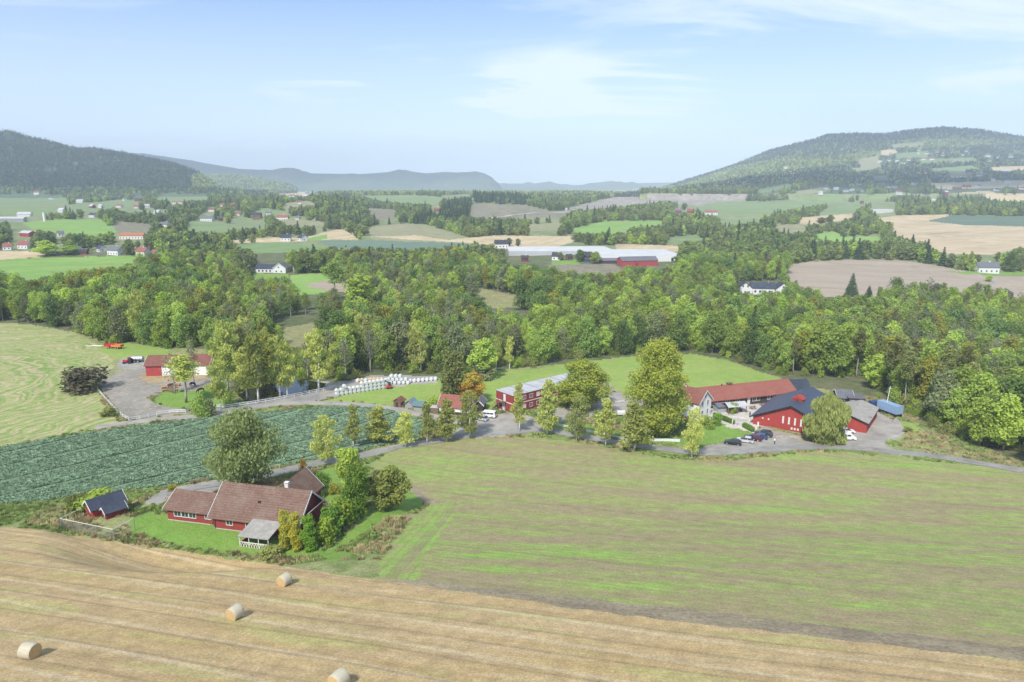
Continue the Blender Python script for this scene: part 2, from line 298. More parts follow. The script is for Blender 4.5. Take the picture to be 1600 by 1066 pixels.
FARF = [
 ('green_field', '-60,405 80,403 200,399 225,404 200,416 160,425 105,431 60,442 20,432 -60,420'),
 ('tan_field', '-60,392 60,393 80,401 0,406 -60,407'), ('green_field', '34,348 90,343 158,343 186,362 150,369 90,364 50,358'),
 ('dull_green_field', '-40,306 105,309 108,319 -40,319'), ('dull_green_field', '105,321 185,312 217,313 217,323 160,330 105,332'),
 ('orchard_ground', '190,329 265,327 265,335 188,334'), ('dull_green_field', '245,307 325,307 325,315 245,315'),
 ('scrub', '178,345 240,352 235,363 182,363'), ('dull_green_field', '293,346 355,343 360,363 295,363'), ('orchard_ground', '357,344 410,340 422,356 360,358'),
 ('tan_field', '362,375 420,371 475,372 478,377 362,381'), ('crop_rows', '362,382 430,378 510,386 520,392 400,396'),
 ('mound_grass', '560,361 584,353 636,349 670,352 718,367 740,376 702,379 584,374'), ('tan_field', '400,373 430,371 477,371 500,364 530,358 550,362 560,375 480,374'),
 ('tan_field', '580,370 650,368 700,375 760,369 820,371 895,372 905,376 880,383 800,387 740,380 660,376'),
 ('blue_crop', '495,377 580,376 730,380 732,386 640,389 520,388'), ('green_field', '475,374 510,366 512,373 480,377'),
 ('scrub', '570,325 620,328 615,343 590,344'), ('dull_green_field', '405,325 450,330 430,336 405,334'), ('mound_grass', '430,343 500,345 512,354 450,353'),
 ('scrub', '736,318 822,321 860,330 900,328 880,340 820,341 735,341'), ('tan_field', '770,368 890,369 905,375 867,387 770,389'),
 ('tan_field', '961,381 1058,384 1060,391 1048,398 964,390'), ('green_field', '885,359 943,346 1032,345 1040,350 985,357 960,365 911,366'),
 ('quarry', '880,327 960,308 1170,305 1160,316 1090,322 1040,316 920,330'), ('dull_green_field', '1085,324 1120,315 1200,315 1310,306 1330,315 1270,323 1190,338 1110,339'),
 ('dull_green_field', '1280,332 1364,306 1403,300 1430,302 1370,312 1335,332 1280,340'), ('tan_field', '1250,340 1330,334 1336,339 1285,352 1250,350'),
 ('striped_stubble', '1392,368 1398,346 1440,346 1508,351 1640,356 1640,380 1548,398 1474,397 1442,381'), ('tan_field', '1369,341 1400,337 1488,335 1470,345 1380,348'),
 ('dark_crop', '1450,345 1490,336 1640,340 1640,354 1508,352'), ('bright_grass', '1262,369 1303,361 1317,370 1376,369 1378,378 1275,377'),
 ('ploughed_field', '1225,416 1260,409 1330,406 1410,407 1470,416 1530,428 1640,426 1640,500 1560,485 1480,466 1420,468 1290,464 1235,440'),
 ('gravel_yard', '1526,431 1545,432 1552,438 1545,446 1520,456 1526,456 1551,447 1560,438 1550,430'),
 ('dull_green_field', '1524,427 1640,428 1640,433 1540,431'),
 ('tan_field', '1450,286 1640,280 1640,292 1465,296'), ('tan_field', '1535,306 1640,303 1640,316 1545,314'), ('tan_field', '1490,302 1545,298 1560,303 1500,306'), ('dull_green_field', '1430,250 1520,246 1530,252 1440,256'),
 ('tan_field', '1375,236 1400,232 1402,240 1378,244'), ('dull_green_field', '1400,240 1450,236 1450,246 1400,248'), ('mound_grass', '1340,250 1372,244 1378,262 1345,268'),
 ('tan_field', '426,303 468,301.5 513,303.5 465,307'), ('dull_green_field', '560,306 640,305 700,311 672,322 600,317'), ('dull_green_field', '690,306 735,303 740,310 700,314'), ('mound_grass', '820,352 880,346 875,358 830,362'), ('dull_green_field', '1120,345 1180,341 1190,349 1130,353'), ('mound_grass', '1210,352 1250,350 1262,362 1215,364'), ('dull_green_field', '1040,372 1090,366 1100,376 1060,380'), ('dull_green_field', '0,322 90,322 100,330 60,338 0,336'), ('mound_grass', '440,318 480,314 500,322 450,326'), ('mound_grass', '1240,300 1290,292 1302,297 1250,306'), ('mound_grass', '1330,264 1370,257 1378,262 1340,270'), ('dull_green_field', '1450,264 1520,259 1532,265 1460,270'), ('tan_field', '1545,262 1640,257 1640,264 1550,268'), ('dull_green_field', '1180,297 1230,287 1242,291 1190,302'), ('mound_grass', '1390,226 1440,222 1444,227 1396,231'), ('bright_grass', '452,430 510,426 530,430 520,440 512,458 470,462 458,446'), ('ploughed_field', '475,446 510,438 545,446 545,458 500,452'),
 ('dry_grass', '715,452 747,450 820,464 830,480 770,482'), ('dry_grass', '445,512 490,505 505,520 470,545 440,540'),
 ('lawn', '395,427 450,428 452,436 400,438'), ('lawn', '862,408 905,405 905,415 862,416'), ('scrub', '855,414 960,412 975,424 940,430 870,424'),
 ('lawn', '1480,424 1640,426 1640,430 1500,428'),
]
FARSUN_PAINT = ['1040,300 1085,285 1140,265 1180,255 1230,248 1300,248 1400,232 1390,245 1300,262 1250,270 1180,276 1100,292 1050,300', '300,276 350,270 400,274 450,290 470,300 300,300 300,285',
          '420,304 560,300 700,302 760,300 860,302 980,296 1050,292 1060,302 950,308 830,312 700,320 560,312 420,308', '1400,222 1600,216 1600,226 1420,236']  # far slope areas whose sunlight is painted as lighter colour
CLIFF = ['1265,222 1300,214 1372,211 1370,218 1300,226 1280,230', '30,250 60,262 50,278 20,270']
def inpoly(px, py, poly):
    x = poly[:, 0]; y = poly[:, 1]; r = np.zeros(px.shape, bool); j = len(x) - 1
    bb = (px >= x.min()) & (px <= x.max()) & (py >= y.min()) & (py <= y.max())
    if not bb.any(): return r
    qx = px[bb]; qy = py[bb]; rr = np.zeros(qx.shape, bool)
    for i in range(len(x)):
        c = (y[i] > qy) != (y[j] > qy)
        if c.any():
            xi = (x[j] - x[i]) * (qy - y[i]) / ((y[j] - y[i]) if y[j] != y[i] else 1e-9) + x[i]
            rr ^= c & (qx < xi)
        j = i
    r[bb] = rr; return r
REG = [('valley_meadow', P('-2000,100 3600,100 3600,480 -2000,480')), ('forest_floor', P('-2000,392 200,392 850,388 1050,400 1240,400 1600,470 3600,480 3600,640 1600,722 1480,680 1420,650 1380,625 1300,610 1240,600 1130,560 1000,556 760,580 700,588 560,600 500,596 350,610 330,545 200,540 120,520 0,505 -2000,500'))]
REG_OLD = [('forest_floor', P('-2000,100 3600,100 3600,640 1600,722 1480,680 1420,650 1380,625 1300,610 1240,600 1130,560 1000,556 760,580 700,588 560,600 500,596 350,610 330,545 200,540 120,520 0,505 -2000,500'))]
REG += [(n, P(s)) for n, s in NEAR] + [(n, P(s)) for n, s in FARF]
def classify(X, Y, Z, jit=True):
    px, py = proj(X, Y, Z)
    if jit:
        j = np.minimum(2.0, 260 / np.maximum(Y, 60)); px = px + (vnoise(X * .6, Y * .6) - .5) * 4 * j; py = py + (vnoise(X * .6 + 50, Y * .6) - .5) * 2 * j
    r = np.full(X.shape, -1, int)
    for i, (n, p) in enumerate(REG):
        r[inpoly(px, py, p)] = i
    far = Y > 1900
    fi = (r <= 1) & far; names = [n for n, _ in REG] + ['hillside', 'sun_painted_wood_floor', 'cliff']
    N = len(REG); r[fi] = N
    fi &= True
    for s in FARSUN_PAINT: r[fi & inpoly(px, py, P(s))] = N + 1
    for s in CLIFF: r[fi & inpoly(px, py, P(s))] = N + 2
    return r, names
# grid
ys = [-400., -150., -20., 15., 32.]; y = 40.
while y < 10800: ys.append(y); y += min(max(.2, 3.1e-5 * y * y), .0085 * y)
ys = np.array(ys + [10950.]); us = np.concatenate([[-1.19, -1.12, -1.06, -1.01], np.arange(-.98, .981, .002), [1.01, 1.06, 1.12, 1.19]])
def build_ground():
    U, Yg = np.meshgrid(us, ys); X = U * np.maximum(Yg, 40); Z = T(X, Yg)
    nr, nc = X.shape
    Xc = (X[:-1, :-1] + X[1:, 1:]) / 2; Yc = (Yg[:-1, :-1] + Yg[1:, 1:]) / 2; Zc = (Z[:-1, :-1] + Z[1:, 1:]) / 2
    reg, names = classify(Xc, Yc, Zc)
    lab = np.array([-1 if i < 0 else 0 for i in [0]]); ids = {}
    nm = np.empty(reg.shape, int); uniq = ['ground'] + sorted(set(names))
    look = np.array([uniq.index(n) for n in names] + [0]); nm = look[reg]
    for i, n in enumerate(uniq):
        if n == 'pond_water': continue
        sel = nm == i
        if n == 'ground': sel |= nm == uniq.index('pond_water')   # pond bed
        if not sel.any(): continue
        r, c = np.nonzero(sel); a = r * nc + c
        q = np.stack([a, a + 1, a + nc + 1, a + nc], 1)
        used, inv = np.unique(q, return_inverse=True); q = inv.reshape(q.shape)
        V = np.stack([X.ravel()[used], Yg.ravel()[used], Z.ravel()[used]], 1)
        o = mesh_np(n, V, q, GM[n]); o['kind'] = 'structure'; o['label'] = n.replace('_', ' ')
        o.data.polygons.foreach_set('use_smooth', np.ones(len(q), bool))
def mesh_np(name, V, Q, mat=None, parent=None, link=True, mi=None):
    me = bpy.data.meshes.new(name); V = np.asarray(V, np.float32); Q = np.asarray(Q, np.int32); k = Q.shape[1]
    me.vertices.add(len(V)); me.vertices.foreach_set('co', V.ravel()); me.loops.add(Q.size); me.loops.foreach_set('vertex_index', Q.ravel())
    me.polygons.add(len(Q)); me.polygons.foreach_set('loop_start', np.arange(0, Q.size, k, dtype=np.int32)); me.polygons.foreach_set('loop_total', np.full(len(Q), k, np.int32))
    for mm in (mat if isinstance(mat, list) else [mat]):
        if mm: me.materials.append(mm)
    if mi is not None: me.polygons.foreach_set('material_index', np.asarray(mi, np.int32))
    me.update(calc_edges=True)
    o = bpy.data.objects.new(name, me)
    if link: COL.objects.link(o)
    if parent: o.parent = parent
    return o
build_ground()
# a closed ribbon draped on the ground
def ribbon(name, pts, width, mat, lift=.05, label=None, kind='structure', wide=None):
    w = [at(*p) for p in pts]; fine = []
    for i in range(len(w) - 1):
        n = max(2, int((w[i + 1] - w[i]).length / 2.0))
        p0 = w[max(i - 1, 0)]; p3 = w[min(i + 2, len(w) - 1)]
        for k in range(n):
            t = k / n; a, b, c, d = p0, w[i], w[i + 1], p3
            fine.append(.5 * ((2 * b) + (c - a) * t + (2 * a - 5 * b + 4 * c - d) * t * t + (3 * b - a - 3 * c + d) * t ** 3))
    fine.append(w[-1]); V = []; Q = []; m = 5
    for i, p in enumerate(fine):
        d = (fine[min(i + 1, len(fine) - 1)] - fine[max(i - 1, 0)]); d.z = 0; d.normalize(); s = Vector((-d.y, d.x, 0))
        ww = width * (1 + .12 * math.sin(i * 1.3) * 0.6)
        for k in range(m):
            q = p + s * ww * (k / (m - 1) - .5); V.append((q.x, q.y, gz(q.x, q.y) + lift))
        if i:
            for k in range(m - 1): a = (i - 1) * m + k; Q.append((a, a + 1, a + m + 1, a + m))
    o = mesh_np(name, V, Q, mat); o['kind'] = kind; o['label'] = label or name.replace('_', ' '); o.data.polygons.foreach_set('use_smooth', [True] * len(Q)); return o
ribbon('lane', [(1600, 736), (1480, 716), (1400, 707), (1330, 700), (1260, 699), (1180, 704), (1100, 708), (1040, 702), (985, 695), (930, 686), (880, 676), (840, 671), (800, 675), (740, 679), (690, 688), (620, 699), (560, 713), (500, 723), (440, 737), (390, 748), (330, 760), (260, 772)], 4.2, GM['lane_tarmac'], .07)
ribbon('farm_track', [(790, 668), (740, 662), (700, 656), (650, 646), (600, 637), (540, 631), (480, 630), (430, 632), (370, 642), (320, 650), (240, 656), (150, 668)], 4.0, GM['gravel_yard'], .045)
ribbon('distant_road', [(760, 346), (800, 337), (850, 333), (900, 331), (960, 325)], 10, GM['courtyard'], .8)
ribbon('hillside_road', [(395, 326), (400, 319), (385, 312), (372, 310)], 12, GM['courtyard'], .8)
# pond surface: flat sheet just above the hollow
pw = [at(*p) for p in P('370,618 395,607 420,599 450,596 480,598 510,603 502,610 470,614 440,620 405,628 385,629')]
zl = max(p.z for p in pw) + .05
me = bpy.data.meshes.new('pond'); me.from_pydata([(p.x, p.y, zl) for p in pw], [], [list(range(len(pw)))]); me.materials.append(GM['pond_water'])
o = bpy.data.objects.new('pond', me); COL.objects.link(o); o['kind'] = 'structure'; o['label'] = 'small dark pond'
# ---------------------------------------------------------------- object helpers
def tagit(o, label, cat, group=None):
    o['label'] = label; o['category'] = cat
    if group: o['group'] = group
    return o
def thing(name, label, cat, loc=(0, 0, 0), rotz=0, group=None):
    o = bpy.data.objects.new(name, None); COL.objects.link(o); o.location = loc; o.rotation_euler = (0, 0, rotz); o.empty_display_size = .5
    return tagit(o, label, cat, group)
def copy_tree(o, parent=None):
    c = o.copy(); COL.objects.link(c)
    if parent: c.parent = parent
    for ch in list(o.children): copy_tree(ch, c)
    return c
class MB:
    def __init__(s): s.v = []; s.f = []; s.m = []
    def add(s, v, f, mi=0):
        b = len(s.v); s.v += [tuple(x) for x in v]; s.f += [tuple(b + i for i in q) for q in f]; s.m += [mi] * len(f); return s
    def box(s, x0, x1, y0, y1, z0, z1, mi=0):
        v = [(x, y, z) for z in (z0, z1) for y in (y0, y1) for x in (x0, x1)]
        return s.add(v, [(0, 2, 3, 1), (4, 5, 7, 6), (0, 1, 5, 4), (2, 6, 7, 3), (0, 4, 6, 2), (1, 3, 7, 5)], mi)
    def prism(s, poly, axis, a, b, mi=0):       # poly in the two other axes, extruded along axis from a to b
        n = len(poly)
        def mk(p, t): return {'x': (t, p[0], p[1]), 'y': (p[0], t, p[1]), 'z': (p[0], p[1], t)}[axis]
        v = [mk(p, a) for p in poly] + [mk(p, b) for p in poly]
        return s.add(v, [tuple(range(n))[::-1], tuple(range(n, 2 * n))] + [(i, (i + 1) % n, n + (i + 1) % n, n + i) for i in range(n)], mi)
    def bar(s, p, q, w=.05, h=None, mi=0):
        p = Vector(p); q = Vector(q); d = (q - p).normalized(); up = Vector((0, 0, 1)) if abs(d.z) < .95 else Vector((1, 0, 0))
        a = d.cross(up).normalized() * w / 2; b = a.normalized().cross(d).normalized() * (h or w) / 2
        v = [x + sa * a + sb * b for x in (p, q) for sa, sb in ((-1, -1), (1, -1), (1, 1), (-1, 1))]
        return s.add(v, [(0, 3, 2, 1), (4, 5, 6, 7)] + [(i, (i + 1) % 4, 4 + (i + 1) % 4, 4 + i) for i in range(4)], mi)
    def tube(s, pts, rad, n=8, mi=0, cap=True):
        pts = [Vector(p) for p in pts]; rings = []
        for i, p in enumerate(pts):
            d = (pts[min(i + 1, len(pts) - 1)] - pts[max(i - 1, 0)]).normalized(); up = Vector((0, 0, 1)) if abs(d.z) < .9 else Vector((1, 0, 0))
            a = d.cross(up).normalized(); b = d.cross(a); r = rad[i] if isinstance(rad, (list, tuple)) else rad
            rings.append([p + a * math.cos(t) * r + b * math.sin(t) * r for t in [k * 2 * math.pi / n for k in range(n)]])
        v = [x for r_ in rings for x in r_]; f = []
        for i in range(len(pts) - 1):
            for k in range(n): f.append((i * n + k, i * n + (k + 1) % n, (i + 1) * n + (k + 1) % n, (i + 1) * n + k))
        if cap: f += [tuple(range(n)), tuple(range((len(pts) - 1) * n, len(pts) * n))[::-1]]
        return s.add(v, f, mi)
    def loft(s, secs, mi=0):   # list of equal-length rings
        n = len(secs[0]); v = [p for q in secs for p in q]; f = []
        for i in range(len(secs) - 1):
            for k in range(n): f.append((i * n + k, i * n + (k + 1) % n, (i + 1) * n + (k + 1) % n, (i + 1) * n + k))
        f += [tuple(range(n))[::-1], tuple(range((len(secs) - 1) * n, len(secs) * n))]
        return s.add(v, f, mi)
    def build(s, name, mats, parent=None, loc=None, bevel=0, smoothit=False):
        me = bpy.data.meshes.new(name); me.from_pydata(s.v, [], s.f)
        for m_ in (mats if isinstance(mats, list) else [mats]): me.materials.append(m_)
        me.polygons.foreach_set('material_index', s.m); bm = bmesh.new(); bm.from_mesh(me); bmesh.ops.recalc_face_normals(bm, faces=bm.faces)
        if bevel: bmesh.ops.bevel(bm, geom=list(bm.edges), offset=bevel, segments=1, affect='EDGES')
        bm.to_mesh(me); bm.free()
        if smoothit: me.polygons.foreach_set('use_smooth', [True] * len(me.polygons))
        o = bpy.data.objects.new(name, me); COL.objects.link(o)
        if parent: o.parent = parent
        if loc: o.location = loc
        return o
def boards(name, c, pitch=.28, wear=.25):
    m = Mt(name, .8, .2); n = m.noise(m.co(0, (.35, .35, .6)), 1, 5, .7); n2 = m.noise(m.co(0, (5, 5, .3)), 1, 3, .6)
    col = m.mix(m.mr(n, .35, .7, 0, wear * 2), c, tuple(x * .62 + .03 for x in c)); col = m.mix(m.mr(n2, .45, .7, 0, .35), col, tuple(x * .6 for x in c))
    w = m.n('ShaderNodeTexWave', wave_type='BANDS', bands_direction='DIAGONAL'); m.l(m.co(0, (1, 1, 0)), w.inputs['Vector']); w.inputs['Scale'].default_value = .32 / pitch * .5
    m.bump(m.mr(w.outputs['Fac'], 0, .25), .8, .04); return m.out(col)
def tiles(name, c, c2, pitch=.32):
    m = Mt(name, .8, .25); n = m.noise(m.co(0, (1, 1, 1)), 2.6, 3, .8); n0 = m.noise(m.co(), .35, 4, .6)
    b = m.n('ShaderNodeTexBrick'); m.l(m.co(0, (1, 1, 1)), b.inputs['Vector']); b.inputs['Scale'].default_value = 1; b.inputs['Brick Width'].default_value = .3; b.inputs['Row Height'].default_value = pitch
    b.inputs['Mortar Size'].default_value = .03; b.inputs['Color1'].default_value = (*c, 1); b.inputs['Color2'].default_value = (*[x * .8 for x in c], 1); b.inputs['Mortar'].default_value = (*[x * .45 for x in c], 1); b.offset = 0
    col = m.mix(m.mr(n, .5, .75, 0, .55), b.outputs['Color'], c2); col = m.mix(m.mr(n0, .45, .65, 0, .4), col, tuple(x * .75 for x in c2))
    m.bump(b.outputs['Fac'], .6, -.05); return m.out(col)
MA = {}
MA['red'] = boards('red_boards', (.29, .048, .040)); MA['bright_red'] = boards('bright_red_boards', (.38, .052, .042)); MA['barn_red'] = boards('barn_red', (.40, .06, .06))
MA['dark_red'] = boards('dark_red_boards', (.24, .035, .04)); MA['white_boards'] = boards('white_boards', (.80, .79, .75), .2, .05); MA['dark_wood'] = boards('dark_wood', (.055, .045, .04)); MA['brown_wood'] = boards('brown_wood', (.19, .12, .075)); MA['grey_wood'] = boards('grey_wood', (.33, .31, .28)); MA['yellow_boards'] = boards('yellow_boards', (.55, .45, .25)); MA['blue_boards'] = boards('blue_boards', (.07, .12, .25)); MA['grey_boards'] = boards('grey_boards', (.35, .37, .40))
MA['brown_tile'] = tiles('brown_tile', (.205, .118, .085), (.30, .23, .18)); MA['red_tile'] = tiles('red_tile', (.33, .115, .085), (.40, .17, .12)); MA['rust_tile'] = tiles('rust_tile', (.25, .095, .07), (.33, .17, .13)); MA['orange_tile'] = tiles('orange_tile', (.50, .17, .09), (.55, .24, .14)); MA['navy_tile'] = tiles('navy_tile', (.050, .062, .090), (.10, .115, .15)); MA['grey_tile'] = tiles('grey_tile', (.17, .17, .19), (.24, .24, .25))
MA['dark_tile'] = tiles('dark_tile', (.05, .052, .06), (.10, .10, .11))
MA['navy_metal'] = plain('navy_metal', (.055, .07, .105), .45, .2); MA['light_roof'] = plain('light_roof', (.42, .42, .42), .6, 0, .3, .1, .4); MA['roof_seam'] = plain('roof_seam', (.20, .20, .21), .7); MA['felt'] = plain('felt', (.30, .285, .25), .9, 0, .2, .2, 1.2)
MA['white'] = plain('white_paint', (.66, .65, .63), .5, 0, .4, .04); MA['off_white'] = plain('off_white', (.66, .63, .57), .7); MA['glass'] = plain('window_glass', (.035, .045, .055), .12, 0, .7, .3, .8); MA['curtain'] = plain('curtain', (.60, .60, .58), .6); MA['concrete'] = plain('concrete', (.42, .41, .38), .9, 0, .2, .15)
MA['black'] = plain('black_paint', (.02, .022, .025), .3, 0, .5); MA['rubber'] = plain('rubber', (.02, .02, .02), .9); MA['steel'] = plain('steel', (.42, .43, .44), .4, .6); MA['skin'] = plain('skin', (.50, .30, .22), .6)
MA['silage_wrap'] = plain('silage_wrap', (.60, .61, .61), .35, 0, .5, .12, 1.5); MA['green_tarp'] = plain('green_tarp', (.10, .17, .17), .5); MA['blue_grey_tarp'] = plain('blue_grey_tarp', (.16, .20, .25), .5); MA['orange'] = plain('orange_paint', (.60, .18, .05), .5)
MA['greenhouse'] = plain('greenhouse_glass', (.40, .41, .41), .7, 0, .3, .08, .05); MA['container_blue'] = plain('container_blue', (.24, .35, .50), .5, 0, .4, .1, 1); MA['bark'] = plain('bark', (.16, .135, .11), .9, 0, .1, .3, 3); MA['birch_bark'] = plain('birch_bark', (.62, .60, .56), .8, 0, .1, .35, 2.5); MA['grey_bark'] = plain('grey_bark', (.33, .30, .27), .9, 0, .1, .25, 2)
for n_, c_ in dict(car_black=(.018, .02, .03), car_silver=(.52, .53, .54), car_maroon=(.10, .012, .03), car_blue=(.03, .06, .20), car_dark=(.03, .045, .06), car_white=(.75, .75, .74), red_paint=(.50, .03, .03)).items(): MA[n_] = plain(n_, c_, .22, 0, .6, .03)
m = Mt('straw', .95, .1); nn = m.noise(m.co(0, (1, 14, 14)), 2, 5, .75); MA['straw'] = m.out(m.mix(m.mr(nn, .3, .7), (.50, .37, .19), (.74, .62, .40))); m.bump(nn, .6, .04)
m = Mt('straw_end', .95, .1); nn = m.noise(m.co(), 5, 6, .8); MA['straw_end'] = m.out(m.mix(m.mr(nn, .3, .7), (.42, .27, .11), (.60, .44, .23))); m.bump(nn, .8, .05)
m = Mt('net_wrap', .6, .3); nn = m.noise(m.co(0, (1.2, 20, 20)), 1.5, 4, .7); MA['net_wrap'] = m.out(m.mix(m.mr(nn, .3, .7), (.38, .34, .24), (.54, .50, .38))); m.bump(nn, .5, .03)

def window(par, side, u, z, w, h, L, Wd, frame='white', pane='glass', cross=True, name='window', n=.0):
    """side f b l r of a box footprint 0..L x 0..Wd; u = centre along the wall"""
    f = MB(); g = MB(); fr = .085 if min(w, h) > .5 else .06
    def put(mb, a0, a1, z0, z1, d0, d1):
        if side == 'f': mb.box(a0, a1, -d1 - n, -d0 - n, z0, z1)
        elif side == 'b': mb.box(a0, a1, Wd + d0, Wd + d1, z0, z1)
        elif side == 'l': mb.box(-d1, -d0, a0, a1, z0, z1)
        else: mb.box(L + d0, L + d1, a0, a1, z0, z1)
    put(f, u - w / 2 - fr, u - w / 2, z - fr, z + h + fr, -.03, .07); put(f, u + w / 2, u + w / 2 + fr, z - fr, z + h + fr, -.03, .07)
    put(f, u - w / 2, u + w / 2, z + h, z + h + fr, -.03, .07); put(f, u - w / 2, u + w / 2, z - fr, z, -.03, .10)
    if cross and w > .7: put(f, u - .03, u + .03, z, z + h, .022, .05)
    put(g, u - w / 2, u + w / 2, z, z + h, -.02, .02)
    fo = f.build(name, MA[frame], par); g.build('pane', MA[pane], fo); return fo
def door(par, side, u, w, h, L, Wd, mat='white', z=0, name='door'):
    f = MB(); a0, a1 = u - w / 2, u + w / 2; d0, d1 = -.02, .06
    if side == 'f': f.box(a0, a1, -d1, -d0, z, z + h)
    elif side == 'b': f.box(a0, a1, Wd + d0, Wd + d1, z, z + h)
    elif side == 'l': f.box(-d1, -d0, a0, a1, z, z + h)
    else: f.box(L + d0, L + d1, a0, a1, z, z + h)
    return f.build(name, MA[mat], par)
def gable_block(par, x0, y0, L, Wd, H, rise, wall, roof, trim='white', ov=.45, og=.4, th=.16, base=1.5, axis='x', z0=0, wallname='wall', roofname='roof', foundation=True, skew=.5):
    """block with the ridge along x (or y); parts wall, roof, bargeboard"""
    def mapx(mb):
        if axis == 'y': mb.v = [(x0 + v[1], y0 + v[0], v[2] + z0) for v in mb.v]
        else: mb.v = [(x0 + v[0], y0 + v[1], v[2] + z0) for v in mb.v]
        return mb
    if axis == 'y': L, Wd = Wd, L
    yr = Wd * skew
    w = MB().prism([(0, -base), (Wd, -base), (Wd, H), (yr, H + rise), (0, H)], 'x', 0, L); mapx(w).build(wallname, MA[wall], par)
    rf = MB(); s1 = rise / yr; s2 = rise / (Wd - yr); t = th
    for (ya, yb, s_, sg) in ((-ov, yr, s1, 1), (Wd + ov, yr, s2, -1)):
        za = H - s_ * ov + .03; zb = H + rise + .03
        rf.prism([(ya, za), (yb, zb), (yb, zb + t * 1.1), (ya, za + t)], 'x', -og, L + og)
    ro = mapx(rf).build(roofname, MA[roof], par)
    if trim:
        for xe in (-og - .05, L + og):
            b = MB()
            for (ya, s_) in ((-ov - .03, s1), (Wd + ov + .03, s2)):
                za = H - s_ * ov; zb = H + rise
                b.prism([(ya, za - .16), (yr, zb - .16), (yr, zb + t + .07), (ya, za + t + .07)], 'x', xe, xe + .06)
            mapx(b).build('bargeboard', MA[trim], ro)
    return ro
def base2(pa, pb):     # two photo pixels on the ground -> origin, yaw, length
    a, b = at(*pa), at(*pb); d = b - a; return Vector((a.x, a.y, min(a.z, b.z) + abs(a.z - b.z) * .6)), math.atan2(d.y, d.x), math.hypot(d.x, d.y)

# ---------------------------------------------------------------- vegetation builders
def leafmat(name, a, b, c=None, tr=.42, ns=.55):
    m = Mt(name, .75, .15); m.t.nodes.remove(m.b)
    oi = m.n('ShaderNodeObjectInfo'); n = m.noise(m.co(), ns, 3, .6); n2 = m.noise(m.co(), 4.5, 2, .6)
    col = m.mix(oi.outputs['Random'], a, b); col = m.mix(m.mr(n, .35, .65, 0, .8), col, c or tuple((x + y) * .5 for x, y in zip(a, b)))
    q = m.n('ShaderNodeVectorMath', operation='SCALE'); m.l(col, q.inputs[0]); m.l(m.mr(n2, .25, .75, .7, 1.35), q.inputs['Scale'])
    v = m.n('ShaderNodeVectorMath', operation='SCALE'); m.l(q.outputs[0], v.inputs[0]); m.l(m.mr(m.ma('FRACT', m.ma('MULTIPLY', oi.outputs['Random'], 7.31)), 0, 1, .68, 1.32), v.inputs['Scale'])
    d = m.n('ShaderNodeBsdfDiffuse'); t = m.n('ShaderNodeBsdfTranslucent'); x = m.n('ShaderNodeMixShader'); x.inputs[0].default_value = tr
    m.l(v.outputs[0], d.inputs[0]); m.l(v.outputs[0], t.inputs[0]); m.l(d.outputs[0], x.inputs[1]); m.l(t.outputs[0], x.inputs[2])
    m.l(x.outputs[0], m.t.nodes['Material Output'].inputs[0]); return m.m
LM = dict(
 wood=leafmat('leaf_wood', (0.220, 0.332, 0.068), (0.461, 0.568, 0.079), (0.322, 0.411, 0.114)), dark=leafmat('leaf_dark', (0.134, 0.226, 0.070), (0.246, 0.367, 0.081), (0.202, 0.273, 0.081)),
 lime=leafmat('leaf_lime', (0.307, 0.457, 0.053), (0.437, 0.520, 0.070), (0.256, 0.370, 0.070)), grey=leafmat('leaf_grey', (0.222, 0.257, 0.119), (0.297, 0.309, 0.148), (0.185, 0.223, 0.097)),
 birch=leafmat('leaf_birch', (0.442, 0.477, 0.125), (0.576, 0.578, 0.161), (0.338, 0.405, 0.103)), spruce=leafmat('leaf_spruce', (0.052, 0.094, 0.042), (0.086, 0.129, 0.055), None, .1),
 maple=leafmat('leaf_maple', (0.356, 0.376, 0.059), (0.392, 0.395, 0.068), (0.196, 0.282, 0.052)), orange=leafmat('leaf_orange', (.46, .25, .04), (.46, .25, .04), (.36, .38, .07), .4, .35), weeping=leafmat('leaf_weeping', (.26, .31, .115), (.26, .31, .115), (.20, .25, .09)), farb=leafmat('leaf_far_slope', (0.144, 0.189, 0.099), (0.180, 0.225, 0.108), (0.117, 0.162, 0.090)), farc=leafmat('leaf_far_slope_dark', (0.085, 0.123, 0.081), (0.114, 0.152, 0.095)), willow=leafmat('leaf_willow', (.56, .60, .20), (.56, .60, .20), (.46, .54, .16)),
 yellow=leafmat('leaf_yellow', (0.394, 0.365, 0.051), (0.365, 0.338, 0.064), (0.233, 0.270, 0.051)), hedge=leafmat('leaf_hedge', (0.189, 0.332, 0.056), (0.225, 0.362, 0.066)), olive=leafmat('leaf_olive', (0.274, 0.296, 0.096), (0.343, 0.338, 0.115), (0.228, 0.275, 0.076)),
 bright=leafmat('leaf_bright', (0.243, 0.405, 0.057), (0.275, 0.420, 0.071), (0.194, 0.315, 0.057)), brown=leafmat('leaf_brown', (.15, .13, .085), (.17, .15, .10), (.14, .15, .07)), purple=leafmat('leaf_purple', (.035, .02, .03), (.04, .02, .03)), thuja=leafmat('leaf_thuja', (.24, .42, .05), (.26, .44, .06)), thuja_old=leafmat('leaf_thuja_old', (.48, .40, .05), (.45, .40, .06), (.26, .33, .05), .3, 1.3),
 far=leafmat('leaf_far', (0.161, 0.223, 0.071), (0.26, 0.31, 0.10), (0.225, 0.261, 0.093)), farlit_paint=leafmat('leaf_farlit_paint', (0.350, 0.431, 0.112), (0.512, 0.539, 0.149), (0.279, 0.344, 0.112)))  # lit copy of far leaves: paints sunlit bands, mixed at random elsewhere
